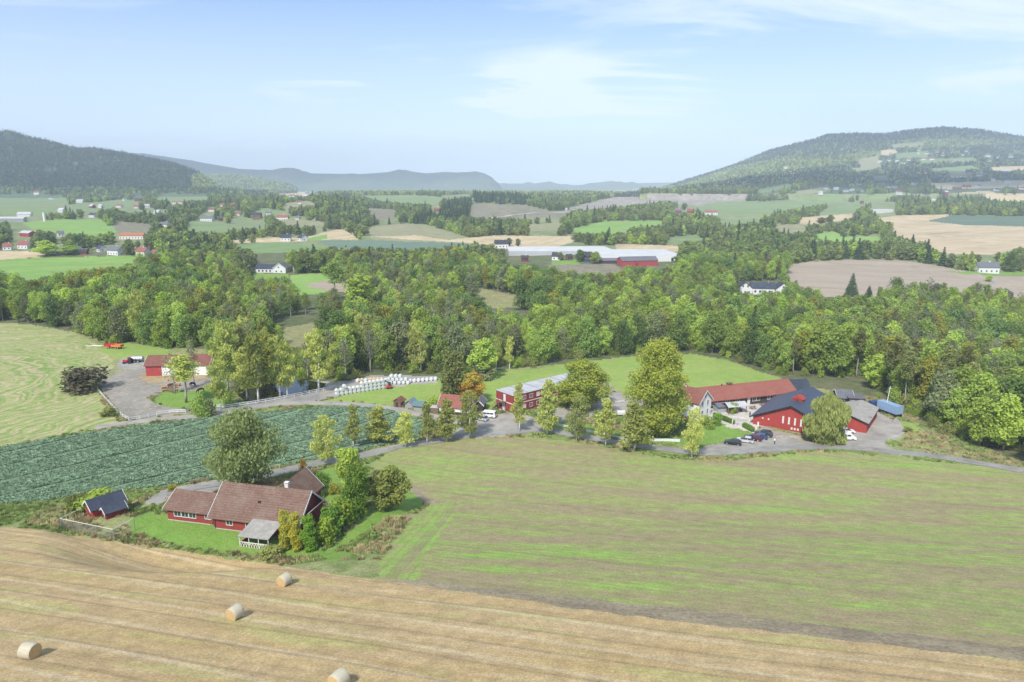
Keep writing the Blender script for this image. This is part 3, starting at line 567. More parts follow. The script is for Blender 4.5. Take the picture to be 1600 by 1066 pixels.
def leaves(rg, cen, rad, n, size, out=.55, flat=1.0, shell=.45, droop=0):
    """n leaf quads through ellipsoid lobes; cen (k,3) rad (k,3)"""
    cen = np.array(cen, float); rad = np.array(rad, float); w = np.prod(rad, 1) ** .67; w /= w.sum(); k = rg.choice(len(cen), n, p=w)
    d = rg.normal(size=(n, 3)); d /= np.linalg.norm(d, axis=1)[:, None]; r = rg.rand(n) ** shell
    c = cen[k] + d * rad[k] * r[:, None]; nn = d * out + rg.normal(size=(n, 3)) * .45; nn[:, 2] += .25 - droop; nn /= np.linalg.norm(nn, axis=1)[:, None]
    t = np.cross(nn, rg.normal(size=(n, 3))); t /= np.linalg.norm(t, axis=1)[:, None]
    if droop: t = t * (1 - droop) + np.array([0, 0, -1]) * droop; nn = np.cross(t, rg.normal(size=(n, 3))); nn /= np.linalg.norm(nn, axis=1)[:, None]
    b = np.cross(nn, t); s = size * (.55 + .9 * rg.rand(n))[:, None] / 2; t = t * s * flat * (1 + droop); b = b * s
    V = np.stack([c - t * .9, c - b * .75 + t * .1, c + t, c + b * .75 + t * .1], 1).reshape(-1, 3); Q = np.arange(n * 4).reshape(n, 4); return V, Q
def skeleton(rg, H, tr, crown0, spread, nl=7, bend=.3):
    mb = MB(); p = [(0, 0, -.6)]; x = y = 0
    for i in range(1, 7): x += rg.normal() * bend * .4; y += rg.normal() * bend * .4; p.append((x, y, H * .86 * i / 6))
    mb.tube(p, [tr * (1.25, 1, .85, .68, .5, .32, .12)[i] for i in range(7)], 7)
    for i in range(nl):
        z = H * (crown0 + (.8 - crown0) * (i + rg.rand() * .6) / nl); a = i * 2.4 + rg.rand(); f = z / (H * .86) * 6; j = min(int(f), 5); q = Vector(p[j]).lerp(Vector(p[j + 1]), f - j)
        L = spread * (.75 + .3 * rg.rand()) * (1.1 - .5 * (z / H)); e = q + Vector((math.cos(a) * L, math.sin(a) * L, L * (.55 + .5 * rg.rand())))
        mb.tube([q, q.lerp(e, .5) + Vector((0, 0, .1 * L)), e], [tr * .38, tr * .25, tr * .07], 5)
    return mb
def lobes(rg, H, c0, R_, n, lob, top=1.0, shape='round'):
    C = []; A = []
    for i in range(n):
        t = (i + .5) / n; z = H * (c0 + (top - c0 - .06) * t); 
        prof = {'round': math.sin(math.pi * min(1, .14 + t * .82)) ** .7, 'cone': (1.05 - t) ** .8, 'column': math.sin(math.pi * (.12 + .8 * t)) ** .45, 'umbrella': math.sin(math.pi * (.05 + .8 * t ** 1.6)) ** .7 if t < .99 else .4}[shape]
        a = i * 2.399 + rg.rand() * .5; rr = R_ * prof; off = rr * (.62 if i % 3 else .25) * (.75 + .5 * rg.rand())
        C.append((math.cos(a) * off, math.sin(a) * off, z)); s = lob * (.75 + .5 * rg.rand()) * (.55 + .45 * prof); A.append((s, s, s * .85))
    return C, A
PROTO = {}
def proto(key, leaf, bark, H, tr, c0, Rr, n, size, nl=14, lob=2.2, shape='round', seed=1, limbs=7, droop=0, flat=1.2, shell=.45, spread=None):
    rg = np.random.RandomState(seed); sk = skeleton(rg, H, tr, c0 * .9, spread or Rr * .75, limbs)
    C, A = lobes(rg, H, c0, Rr, nl, lob, 1.0, shape); V, Q = leaves(rg, C, A, n, size, flat=flat, droop=droop, shell=shell)
    PROTO[key] = (sk, V, Q, leaf, bark, H, {})
def tree(key, x, y, s, label, name='broadleaf_tree', cat='tree', group=None, rot=None, leaf=None, sz=None):
    sk, V, Q, lf, bk, H, cache = PROTO[key]
    if 'm' not in cache:
        a = sk.build('trunk', MA[bk]); cache['t'] = a.data; a.data.polygons.foreach_set('use_smooth', [True] * len(a.data.polygons)); bpy.data.objects.remove(a)
        b = mesh_np('crown', V, Q, LM[lf], link=False); cache['m'] = b.data; bpy.data.objects.remove(b)
    t = thing(name, label, cat, (x, y, gz(x, y)), rot if rot is not None else random.random() * 6.28, group); t.scale = (s, s, sz or s)
    for nme, k in (('trunk', 't'), ('crown', 'm')):
        o = bpy.data.objects.new(nme, cache[k]); COL.objects.link(o); o.parent = t
        if k == 'm' and leaf: o.material_slots[0].link = 'OBJECT'; o.material_slots[0].material = LM[leaf]
    return t
for i in range(4): proto('broad%d' % i, 'wood', 'bark', 16, .28, .16, 4.6, 4200, .62, 20, 2.3, 'round', 10 + i)
for i in range(2): proto('dense%d' % i, 'dark', 'bark', 15, .28, .10, 4.4, 4200, .60, 22, 2.2, 'column', 20 + i)
for i in range(3): proto('slim%d' % i, 'olive', 'grey_bark', 19, .22, .46, 2.8, 2200, .48, 13, 1.7, 'round', 30 + i, 6)
for i in range(3): proto('birch%d' % i, 'birch', 'birch_bark', 14, .15, .22, 2.1, 2300, .38, 16, 1.1, 'column', 40 + i, 8, .5, 1.5)
for i in range(2): proto('bare%d' % i, 'grey', 'grey_bark', 14, .20, .30, 3.2, 520, .40, 14, 1.6, 'round', 50 + i, 34)
def spruce(seed, n=2600, H=17, Rr=3.1, size=.75):
    rg = np.random.RandomState(seed); z = rg.rand(n) ** 1.5; t = z; lay = (np.floor(t * 16) + .5) / 16; zz_ = H * (.08 + .92 * (lay + (rg.rand(n) - .5) * .04))
    r = Rr * (1.03 - lay) ** .85 * rg.rand(n) ** .45; a = rg.rand(n) * 6.283; c = np.stack([np.cos(a) * r, np.sin(a) * r, zz_ - r * .28], 1)
    d = np.stack([np.cos(a), np.sin(a), -.45 + 0 * a], 1); s = np.cross(d, [0, 0, 1.]) ; sz = size * (.6 + .8 * rg.rand(n))[:, None] * (.5 + .6 * (1 - lay))[:, None]
    d = d * sz * .8; s = s * sz * .35; s[:, 2] += (rg.rand(n) - .5) * .2
    V = np.stack([c - d, c - s, c + d, c + s], 1).reshape(-1, 3); return V, np.arange(n * 4).reshape(n, 4)
for i in range(2):
    V, Q = spruce(60 + i); PROTO['spruce%d' % i] = (MB().tube([(0, 0, -.5), (0, 0, 8), (0, 0, 16.6)], [.26, .16, .03], 7), V, Q, 'spruce', 'bark', 17, {})
def lump(key, leaf, H, Rr, n, size, nl, lob, shape, seed, droop=0, c0=.06, bark='bark'):
    rg = np.random.RandomState(seed); C, A = lobes(rg, H, c0, Rr, nl, lob, 1.0, shape); V, Q = leaves(rg, C, A, n, size, droop=droop)
    PROTO[key] = (MB().tube([(0, 0, -.4), (0, 0, H * .6)], [.09, .04], 6).tube([(0, 0, 0), (Rr * .4, .1, H * .5)], [.05, .02], 5).tube([(0, 0, 0), (-Rr * .35, -.2, H * .55)], [.05, .02], 5), V, Q, leaf, bark, H, {})
lump('bush0', 'hedge', 2.6, 1.6, 1500, .26, 9, .9, 'round', 70); lump('bush1', 'olive', 2.4, 1.9, 1500, .26, 10, .95, 'round', 71); lump('thuja', 'thuja', 5.5, .95, 6000, .19, 12, .8, 'column', 72)
# ---- scattered stuff: instances of hidden prototypes
def inst_col(name, objs):
    c = bpy.data.collections.new(name)
    for o in objs: c.objects.link(o)
    return c
def proto_obj(key, leaf=None, frac=1.0):
    sk, V, Q, lf, bk, H, _ = PROTO[key]; tv = np.array(sk.v); tq = [f for f in sk.f if len(f) == 4]; n = int(len(Q) * frac); 
    VV = np.concatenate([V[:n * 4], tv]); QQ = np.concatenate([Q[:n], np.array(tq) + n * 4]); mi = np.r_[np.zeros(n, int), np.ones(len(tq), int)]
    return mesh_np('stuff_source', VV, QQ, [LM[leaf or lf], MA[bk]], link=False, mi=mi)
def scatter(name, label, P3, scl, idx, rot, srcs):
    me = bpy.data.meshes.new(name); me.vertices.add(len(P3)); me.vertices.foreach_set('co', np.asarray(P3, np.float32).ravel())
    for n_, ty, arr in (('isc', 'FLOAT_VECTOR', scl), ('irot', 'FLOAT', rot), ('iidx', 'INT', idx)):
        at_ = me.attributes.new(n_, ty, 'POINT'); at_.data.foreach_set('vector' if ty == 'FLOAT_VECTOR' else 'value', np.asarray(arr, np.float32 if ty != 'INT' else np.int32).ravel())
    o = bpy.data.objects.new(name, me); COL.objects.link(o); o['kind'] = 'stuff'; o['label'] = label
    g = bpy.data.node_groups.new(name, 'GeometryNodeTree'); g.interface.new_socket('Geometry', in_out='INPUT', socket_type='NodeSocketGeometry'); g.interface.new_socket('Geometry', in_out='OUTPUT', socket_type='NodeSocketGeometry')
    N = lambda t: g.nodes.new(t); gi = N('NodeGroupInput'); go = N('NodeGroupOutput'); ip = N('GeometryNodeInstanceOnPoints'); ci = N('GeometryNodeCollectionInfo')
    ci.inputs[0].default_value = inst_col(name, srcs); ci.inputs['Separate Children'].default_value = True; ci.inputs['Reset Children'].default_value = True
    L = g.links.new; L(gi.outputs[0], ip.inputs['Points']); L(ci.outputs[0], ip.inputs['Instance']); ip.inputs['Pick Instance'].default_value = True
    for n_, ty, so in (('isc', 'FLOAT_VECTOR', 'Scale'), ('iidx', 'INT', 'Instance Index')):
        a = N('GeometryNodeInputNamedAttribute'); a.data_type = ty; a.inputs[0].default_value = n_; L([q for q in a.outputs if q.enabled][0], ip.inputs[so])
    a = N('GeometryNodeInputNamedAttribute'); a.data_type = 'FLOAT'; a.inputs[0].default_value = 'irot'; cx = N('ShaderNodeCombineXYZ'); L([q for q in a.outputs if q.enabled][0], cx.inputs[2]); 
    er = N('FunctionNodeEulerToRotation'); L(cx.outputs[0], er.inputs[0]); L(er.outputs[0], ip.inputs['Rotation']); L(ip.outputs[0], go.inputs[0])
    md = o.modifiers.new('scatter', 'NODES'); md.node_group = g; return o
# ---------------------------------------------------------------- far houses: foot pixel, width, wall, roof, turn, label
HM_ = []
FARH = [
 (11,391,17,'white','red_tile',20,'white cottage with red roof, leftmost of the row above the bright green field'),
 (35,389,24,'white','red_tile',-10,'long low white house with red roof, second from the left edge'),
 (75,397,30,'white','rust_tile',35,'big white house with brownish red roof at the corner of the tan strip'),
 (99,394,17,'blue_boards','navy_tile',-30,'small house with a dark roof just right of the big white house'),
 (126,395,14,'white','grey_tile',60,'pale grey roofed house partly behind a round tree'),
 (131,398,10,'dark_red','dark_tile',0,'small dark red shed beside a pale grey roofed house'),
 (153,394,17,'white','navy_tile',-35,'white house with navy roof left of the long grey roofed house'),
 (176,399,34,'white','grey_tile',-25,'long white house with grey roof and wide white gable'),
 (219,400,23,'white','red_tile',-15,'white house with bright red roof at the right end of the row'),
 (239,401,15,'white','red_tile',-30,'smallest red roofed white house, last of the row'),
 (38,370,36,'barn_red','light_roof',-30,'large red barn with pale roof among trees at far left'),
 (96,370,15,'white','grey_tile',40,'white cottage standing alone between two tall trees'),
 (205,374,44,'off_white','orange_tile',5,'long building with a bright orange tiled roof'),
 (15,346,52,'grey_boards','light_roof',0,'long pale grey industrial hall at the far left edge'),
 (37,339,24,'white','light_roof',5,'white flat looking shed behind the long grey hall'),
 (143,340,15,'white','navy_tile',-15,'white house with deep blue roof beside the upper green field'),
 (124,317,12,'white','light_roof',0,'small white house at the top corner of a green field'),
 (57,303,10,'white','red_tile',15,'tiny white house under the dark left mountain'),
 (94,332,15,'white','light_roof',-20,'low white building left of the blue roofed house'),
 (216,315,13,'dark_red','dark_tile',0,'dark red house against the tree line'),
 (277,319,19,'white','red_tile',5,'white house with wide red roof by the small upper field'),
 (330,331,13,'off_white','rust_tile',-10,'brown roofed cottage by the roadside trees'),
 (322,346,22,'white','grey_tile',0,'white boxy villa with grey roof above the olive field'),
 (345,346,10,'red','dark_tile',20,'small red house right next to the boxy white villa'),
 (372,337,12,'white','red_tile',-30,'narrow white house with steep gable near the road bend'),
 (401,341,16,'brown_wood','dark_tile',5,'brown timber house with dark roof right of the orchard'),
 (257,355,15,'off_white','grey_tile',-20,'grey roofed house beside a dark purple tree'),
 (441,343,22,'white','red_tile',8,'white farmhouse with red roof on the olive knoll'),
 (464,344,10,'white','grey_tile',-20,'little white annex right of the farmhouse on the knoll'),
 (446,377,19,'white','navy_tile',5,'blue roofed white house, left one of the pair on the tan field'),
 (468,377,18,'white','dark_tile',-40,'white house with black roof, right one of the pair on the tan field'),
 (683,331,12,'brown_wood','rust_tile',0,'lone brown cottage on a tan patch beside the wooded hill'),
 (784,388,26,'white','dark_tile',5,'white house with black roof left of the greenhouses'),
 (869,407,20,'white','dark_tile',-15,'white villa in front of the long greenhouse'),
 (891,407,13,'brown_wood','dark_tile',20,'brown house between the white villa and the red farmhouse'),
 (912,408,28,'red','dark_tile',-30,'red farmhouse with steep dark roof before the greenhouses'),
 (918,411,9,'blue_boards','navy_tile',0,'small blue shed in front of the red farmhouse'),
 (820,409,13,'dark_red','dark_tile',0,'dark red cottage at the left end of the greenhouses'),
 (1060,333,14,'red','grey_tile',-10,'red farm building, left one of the far red pair'),
 (1078,333,14,'red','rust_tile',-30,'red farm building, right one of the far red pair'),
 (1112,336,23,'white','red_tile',4,'long white house with pinkish roof on the far green slope'),
 (1380,333,37,'white','light_roof',0,'long white shed beside a dark round grove'),
 (1545,427,38,'white','grey_tile',-5,'low white bungalow at the edge of the ploughed field'),
 (1376,286,21,'red','navy_tile',-15,'red barn with bluish roof on the right hillside'),
 (1496,296,15,'red','grey_tile',-20,'red hillside house left of three farm buildings'),
 (1512,293,13,'red','rust_tile',0,'red hillside house, middle of three farm buildings'),
 (1530,293,14,'white','grey_tile',30,'white hillside house, right of three farm buildings'),
 (1577,287,13,'white','light_roof',0,'white house near the right edge above the tan strip'),
 (1571,268,17,'white','light_roof',0,'large white block high on the right hillside'),
 (1490,278,12,'off_white','red_tile',0,'terraced house, left of the hillside terrace'),
 (1502,277,11,'white','red_tile',0,'terraced house, middle of the hillside terrace'),
 (1514,277,11,'off_white','rust_tile',0,'terraced house, right of the hillside terrace'),
 (1531,276,11,'white','grey_tile',10,'grey roofed house just right of the hillside terrace'),
 (1307,297,9,'white','light_roof',0,'small pale house low on the right hillside'),
 (1322,300,10,'white','grey_tile',-10,'white house, left of the pair above the green slope'),
 (1333,299,9,'white','light_roof',20,'white house, right of the pair above the green slope'),
 (1430,289,10,'white','grey_tile',15,'white gabled house above a tree belt on the hillside'),
 (1388,294,9,'white','grey_tile',0,'small white house below the red hillside barn'),
 (1399,294,9,'white','rust_tile',0,'small brown roofed house below the red hillside barn'),
 (1375,254,7,'white','light_roof',0,'bright white tower like house high on the hill'),
 (1444,250,8,'white','red_tile',0,'pale house in the high hill village, left'),
 (1457,250,8,'off_white','red_tile',0,'pale house in the high hill village, right'),
 (1449,241,7,'white','rust_tile',0,'reddish roofed house above the hill village'),
 (1544,246,9,'white','light_roof',0,'white hill house below the right hand summit'),
 (1579,246,9,'white','grey_tile',0,'white hill house farthest right under the summit'),
 (1390,252,7,'off_white','grey_tile',0,'small pale house right of the tower like house'),
 (1402,253,7,'white','light_roof',0,'small white house on the high clearing'),
 (1580,314,17,'white','rust_tile',0,'white farmhouse near the right edge among tan fields'),
 (1558,313,9,'off_white','grey_tile',0,'grey outbuilding left of the farmhouse near the right edge'),
 (1228,264,6,'white','light_roof',0,'tiny lone house on the pale mountain shoulder'),
]
for x, y, w, *_ in FARH: HM_.append((x - w / 2 - 1, y - w * .42 - 2, x + w / 2 + 1, y + 1.5))
HM_ += [(1150, 440, 1222, 462), (394, 408, 450, 430), (792, 384, 1054, 420), (1030, 590, 1360, 700), (215, 545, 330, 592), (395, 598, 520, 628), (1418, 462, 1446, 476), (560, 584, 690, 602)]

_r = random.Random(21); TINY = []
for k in range(92):
    if k < 22: x, y = 1385 + _r.random() * 215, 236 + _r.random() * 22
    elif k < 52: x, y = 1190 + _r.random() * 410, 266 + _r.random() * 34
    elif k < 62: x, y = 1250 + _r.random() * 350, 302 + _r.random() * 22
    else: x, y = _r.random() * 480, 304 + _r.random() * 42
    if y < 300 and x < 1330 - (y - 270) * 3: continue
    if any(a - 4 < x < c + 4 and b - 4 < y < d + 4 for a, b, c, d in HM_): continue
    w = 4 + (y - 236) * .045 + _r.random() * 3.5; TINY.append((x, y, w)); HM_.append((x - w / 2, y - w * .45 - 1, x + w / 2, y + 1))
# ---------------------------------------------------------------- woods
random.seed(5); RG = np.random.RandomState(8)
HOUSEMASK = HM_
FIELDS = [p for n, p in REG[2:]]
def infield(px, py):
    r = np.zeros(px.shape, bool)
    for p in FIELDS: r |= inpoly(px, py, p)
    for x0, y0, x1, y1 in HOUSEMASK: r |= (px > x0) & (px < x1) & (py > y0) & (py < y1)
    return r
def visible_open(X, Y, Z, h):
    """true where neither the foot nor the raised crown of a tree would stand on / hide open ground seen in the photo"""
    px, py = proj(X, Y, Z); hp = h * F / (Y * ct); wp = hp * .28
    bad = infield(px, py)
    for f in (.45, .8): bad |= infield(px, py - hp * f)
    bad |= infield(px - wp, py - hp * .5) | infield(px + wp, py - hp * .5)
    return ~bad, px, py
NEARWOOD = [P('-60,508 0,502 60,506 120,520 160,536 200,540 260,548 290,560 335,560 345,600 400,602 500,596 560,598 640,590 700,588 760,580 830,574 900,562 1000,552 1080,549 1130,558 1180,574 1240,592 1300,606 1345,612 1390,632 1430,652 1480,682 1540,706 1610,728 1680,740 1700,395 1240,395 1100,395 860,395 700,385 500,385 350,385 200,400 0,430 -60,430')]
WOODGAP = P('430,500 490,495 510,510 500,535 450,560 420,540'), P('395,425 450,425 460,436 395,440')
def jgrid(s, x0, x1, y0, y1):
    a, b = np.meshgrid(np.arange(x0, x1, s), np.arange(y0, y1, s)); a = a + (RG.rand(*a.shape) - .5) * s * .85; b = b + (RG.rand(*b.shape) - .5) * s * .85; return a.ravel(), b.ravel()
X, Y = jgrid(6.6, -520, 620, 150, 560); Z = T(X, Y); hgt = 11 + 7 * RG.rand(len(X))
hgt *= 1 + .35 * (vnoise(X / 45, Y / 45) - .5)
ok, px, py = visible_open(X, Y, Z, hgt); inw = inpoly(px, py, NEARWOOD[0])
for g in WOODGAP: inw &= ~inpoly(px, py, g)
# behind the crest on the right the ravine is wooded too
rav = (X > 128) & (Y > 165) & (Y < 420) & (px > 1380) & (px < 1800); rav &= ~infield(px, py)
sel = (ok & inw) | (rav & ~(infield(px, py - 10) & (py > 640)))
sel &= (px > -120) & (px < 1720)
X, Y, Z, hgt, px, py = [a[sel] for a in (X, Y, Z, hgt, px, py)]
# kind of each tree from its place
kn = vnoise(X / 28, Y / 28) * .6 + RG.rand(len(X)) * .4
mid = (px > 330) & (px < 800); rt = px > 1380; lf = px < 330
kind = np.where(kn < .30, 'dense', np.where(kn < .64, 'broad', np.where(kn < .80, 'slim', 'lime')))
kind = np.where(mid & (RG.rand(len(X)) < .38), np.where(RG.rand(len(X)) < .5, 'slim', 'birch'), kind)
kind = np.where((RG.rand(len(X)) < .17) & (rt | mid), 'bare', kind); kind = np.where(RG.rand(len(X)) < .10, 'silver', kind); kind = np.where(RG.rand(len(X)) < .022, 'spruce', kind)
kind = np.where((px > 700) & (px < 870) & (Y > 330) & (Y < 520) & (RG.rand(len(X)) < .5), 'dense', kind); kind = np.where(RG.rand(len(X)) < .03, 'yellow', kind)
order = np.argsort(Y - (hgt - 11) * 4); NIND = 205
indiv = np.zeros(len(X), bool)
# those that show largest: near ones along the visible edge, spread
indiv[order[:NIND]] = True
inside = (px > -30) & (px < 1630)
indiv &= inside
def kp(k, r):
    return {'silver': 'broad%d' % (r % 4), 'dense': 'dense%d' % (r % 2), 'broad': 'broad%d' % (r % 4), 'lime': 'broad%d' % (r % 4), 'yellow': 'broad%d' % (r % 4), 'slim': 'slim%d' % (r % 3), 'birch': 'birch%d' % (r % 3), 'bare': 'bare%d' % (r % 2), 'spruce': 'spruce%d' % (r % 2)}[k]
desc = dict(dense='dark dense tree', broad='mid green rounded tree', lime='lime green tree', yellow='yellowing tree', slim='tall thin tree', birch='pale birch', bare='nearly bare tree', spruce='dark spruce', silver='grey green rounded tree')
PLACES = ((60, 'beyond the striped meadow at the left edge'), (125, 'beyond the striped meadow'), (190, 'behind the red and orange trailers'), (260, 'behind the tanker and barn'), (330, 'behind the small barn roof'), (400, 'left of the pond'), (470, 'behind the pond'), (540, 'right of the pond'), (600, 'behind the long white stack'), (650, 'behind the bale heap'), (700, 'behind the single bale row'), (770, 'behind the orange maple'), (840, 'behind the red block, left end'), (910, 'behind the wide yellow maple'), (980, 'between the two big maples'), (1075, 'behind the huge maple'), (1140, 'behind the pasture corner'), (1200, 'behind the stable cupola'), (1260, 'behind the stable end'), (1310, 'behind the hall ventilator'), (1365, 'behind the black cabin'), (1420, 'behind the blue container'), (1480, 'below the grassy slope'), (1540, 'near the right edge'), (9999, 'at the right edge'))
ORD = 'first second third fourth fifth sixth seventh eighth ninth tenth eleventh twelfth thirteenth fourteenth fifteenth sixteenth seventeenth eighteenth nineteenth twentieth'.split()
ORD += ['twenty-' + w for w in ORD[:9]] + ['thirtieth'] + ['thirty-' + w for w in ORD[:9]] + ['fortieth'] + ['forty-' + w for w in ORD[:9]] + ['fiftieth'] * 60
fam = {}
for i in np.nonzero(indiv)[0]:
    fam.setdefault((str(kind[i]), [t for l, t in PLACES if px[i] < l][0]), []).append(i)
for (k, pl), ii in fam.items():
    ii.sort(key=lambda i: px[i])
    for n, i in enumerate(ii):
        key = kp(k, i * 7 % 13); H = PROTO[key][5]; hh = hgt[i] * (1.18 if k == 'slim' else .7 if (k == 'broad' and i % 9 == 0) else 1)
        lb = desc[k] + ' in the wood ' + pl + ('' if len(ii) == 1 else ', ' + ORD[n] + ' from left')
        tree(key, X[i], Y[i], hh / H, lb, {'spruce': 'spruce_tree', 'birch': 'birch_tree', 'bare': 'sparse_tree'}.get(k, 'broadleaf_tree'), 'tree', 'trees of the wood ' + pl, leaf={'lime': 'lime', 'yellow': 'yellow', 'silver': 'grey'}.get(k))
srcn = ['broad0', 'broad1', 'broad2', 'broad3', 'dense0', 'dense1', 'slim0', 'slim1', 'slim2', 'birch0', 'birch1', 'bare0', 'spruce0', 'LIME1', 'LIME3', 'YEL2', 'GRY0']
SRC = []
for s_ in srcn:
    o = proto_obj('broad' + s_[-1], {'L': 'lime', 'Y': 'yellow', 'G': 'grey'}[s_[0]], .6) if s_[0] in 'LYG' else proto_obj(s_, None, .6 if 'bare' not in s_ else 1)
    o.name = 'stuff_source_%02d' % len(SRC); SRC.append(o)
opt = dict(dense=[4, 5], broad=[0, 1, 2, 3], lime=[13, 14], yellow=[15], silver=[16], slim=[6, 7, 8], birch=[9, 10], bare=[11], spruce=[12])
rest = np.nonzero(~indiv)[0]; idx = np.array([opt[str(kind[i])][i % len(opt[str(kind[i])])] for i in rest]); Hs = np.array([PROTO[{'L': 'broad1', 'Y': 'broad2', 'G': 'broad0'}.get(srcn[j][0], srcn[j])][5] for j in idx])
s = hgt[rest] / Hs * 1.04
scatter('distant_woodland', 'dense mixed woodland stretching behind the farm', np.stack([X[rest], Y[rest], Z[rest]], 1), np.stack([s, s, s], 1), idx, RG.rand(len(rest)) * 6.28, SRC)
print('near wood', len(X), 'indiv', indiv.sum())
# undergrowth at the foot of the wood
X, Y = jgrid(3.0, -330, 330, 160, 330); Z = T(X, Y); ok, px, py = visible_open(X, Y, Z, 2.2 + 0 * X); inw = inpoly(px, py, NEARWOOD[0]) & (px > -60) & (px < 1680) & ok & (RG.rand(len(X)) < .55)
US = [proto_obj('bush0', 'wood', .5), proto_obj('bush1', 'olive', .5), proto_obj('bush0', 'lime', .5)]
n = inw.sum(); s = .7 + .9 * RG.rand(n); scatter('undergrowth', 'scrubby undergrowth at the foot of the wood', np.stack([X[inw], Y[inw], Z[inw]], 1), np.stack([s, s, s], 1), RG.randint(0, 3, n), RG.rand(n) * 6, US)
# ---- middle distance and hills
def farproto(seed, leaf, H, Rr, n, size, con=False):
    rg = np.random.RandomState(seed)
    if con: V, Q = spruce(seed, n, H, Rr, size)
    else:
        C, A = lobes(rg, H, .12, Rr, 7, Rr * .62, 1.0, 'round'); V, Q = leaves(rg, C, A, n, size)
    return mesh_np('stuff_source', V, Q, LM[leaf], link=False)
FS = [farproto(1, 'far', 12, 4.2, 420, 1.5), farproto(2, 'far', 12, 4.8, 420, 1.5), farproto(3, 'wood', 12, 4.4, 420, 1.5), farproto(4, 'dark', 13, 4.2, 420, 1.5), farproto(5, 'spruce', 15, 3.0, 360, 1.7, True), farproto(6, 'olive', 11, 4.4, 420, 1.5), farproto(7, 'grey', 10, 3.6, 300, 1.4)]
VS = [farproto(11, 'farb', 12, 5.2, 46, 4.2), farproto(12, 'farc', 12, 5.2, 46, 4.2), farproto(13, 'farlit_paint', 12, 5.2, 46, 4.2), farproto(14, 'farc', 16, 3.6, 60, 3.4, True)]
for i, o in enumerate(FS + VS): o.name = 'far_source_%02d' % i
HILLDARK = P('640,352 690,330 720,318 740,300 790,300 830,318 800,330 740,335 720,352')
def band(y0, y1, sp, h0, h1, name, label, srcs, pick, grow=1.0):
    out = []
    y = y0
    while y < y1:
        s = sp(y); w = (y * .80) + 60; n = int(2 * w / s); x = (np.arange(n) + RG.rand(n) * .9) * s - w; yy = y + (RG.rand(n) - .5) * s * .9; out.append(np.stack([x, yy], 1)); y += s
    q = np.concatenate(out); X, Y = q[:, 0], q[:, 1]; Z = T(X, Y); h = h0 + (h1 - h0) * RG.rand(len(X)); ok, px, py = visible_open(X, Y, Z, h)
    ok &= (px > -40) & (px < 1640)
    for g in WOODGAP: ok &= ~inpoly(px, py, g)
    okk = ok.copy(); dens = vnoise(X / 120 + 9, Y / 120); ok &= dens + RG.rand(len(X)) * .6 > .375; ok = ok & (dens * 0 == 0)
    if y0 < 2000: ok |= okk & (RG.rand(len(X)) < .07)
    if y0 == 1150: ok &= ~((py < 312) & (px > 400) & (px < 1060) & (RG.rand(len(X)) < .7))
    X, Y, Z, h, px, py = [a[ok] for a in (X, Y, Z, h, px, py)]; idx, hm = pick(X, Y, px, py)
    s = h / 12 * hm * grow; print(name, len(X))
    scatter(name, label, np.stack([X, Y, Z - .4], 1), np.stack([s * 1.05, s * 1.05, s], 1), idx, RG.rand(len(X)) * 6.28, srcs)
def pickmid(X, Y, px, py):
    v = vnoise(X / 70, Y / 70) * .55 + RG.rand(len(X)) * .45; i = np.select([v < .22, v < .40, v < .55, v < .68, v < .78, v < .9], [3, 0, 1, 2, 5, 0], 6)
    con = inpoly(px, py, HILLDARK) & (RG.rand(len(X)) < .85) | (RG.rand(len(X)) < .07); i = np.where(con, 4, i); return i, np.where(con, 1.15, np.where(i == 6, .8, 1))
band(520, 1150, lambda y: 7.0 + (y - 520) * .003, 8, 14, 'valley_woods', 'woods and hedgerows between the fields of the valley', FS, pickmid)
band(1150, 2300, lambda y: 9.5 + (y - 1150) * .0035, 9, 14, 'upper_valley_woods', 'woods between the upper fields of the valley', FS, pickmid, 1.15)
SUNP = [P(s_) for s_ in FARSUN_PAINT]
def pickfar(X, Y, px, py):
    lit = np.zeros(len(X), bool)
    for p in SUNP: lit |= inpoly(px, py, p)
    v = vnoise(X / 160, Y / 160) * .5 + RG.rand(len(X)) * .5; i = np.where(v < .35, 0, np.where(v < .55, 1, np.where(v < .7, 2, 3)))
    i = np.where((px < 345) & (i == 2), 3, i); i = np.where((px < 345) & (RG.rand(len(X)) < .35), 3, i); i = np.where(lit, np.where(RG.rand(len(X)) < .7, 2, 0), i); return i, np.where(i == 3, 1.1, 1)  # sunlit bands painted paler; left mountain's cloud shade painted as extra dark conifers
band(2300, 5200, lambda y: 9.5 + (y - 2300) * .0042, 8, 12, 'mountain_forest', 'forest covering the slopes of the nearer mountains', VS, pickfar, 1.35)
# individual trees are built above; cabbage plants
rg = np.random.RandomState(3); V, Q = leaves(rg, [(0, 0, .24)], [(.44, .50, .15)], 64, .24, out=.15); m_ = leafmat('leaf_cabbage', (.23, .33, .205), (.26, .36, .22), (.20, .30, .18), .2, 2.); cab = [mesh_np('cabbage_source', V, Q, m_, link=False)]
V, Q = leaves(rg, [(0, 0, .22)], [(.42, .46, .13)], 56, .24, out=.15); cab.append(mesh_np('cabbage_source', V, Q, m_, link=False))
cpoly = [p for n, p in REG if n == 'cabbage_soil'][0]; cr, sr = math.cos(dC), math.sin(dC); a, b = np.meshgrid(np.arange(-260, 120, .60), np.arange(-80, 120, .92)); a = a + (rg.rand(*a.shape) - .5) * .3; b = b + (rg.rand(*b.shape) - .5) * .14
X = (-60 + a * cr - b * sr).ravel(); Y = (165 + a * sr + b * cr).ravel(); px, py = proj(X, Y, T(X, Y)); k = inpoly(px, py, cpoly) & (px > -30) & (px < 720)
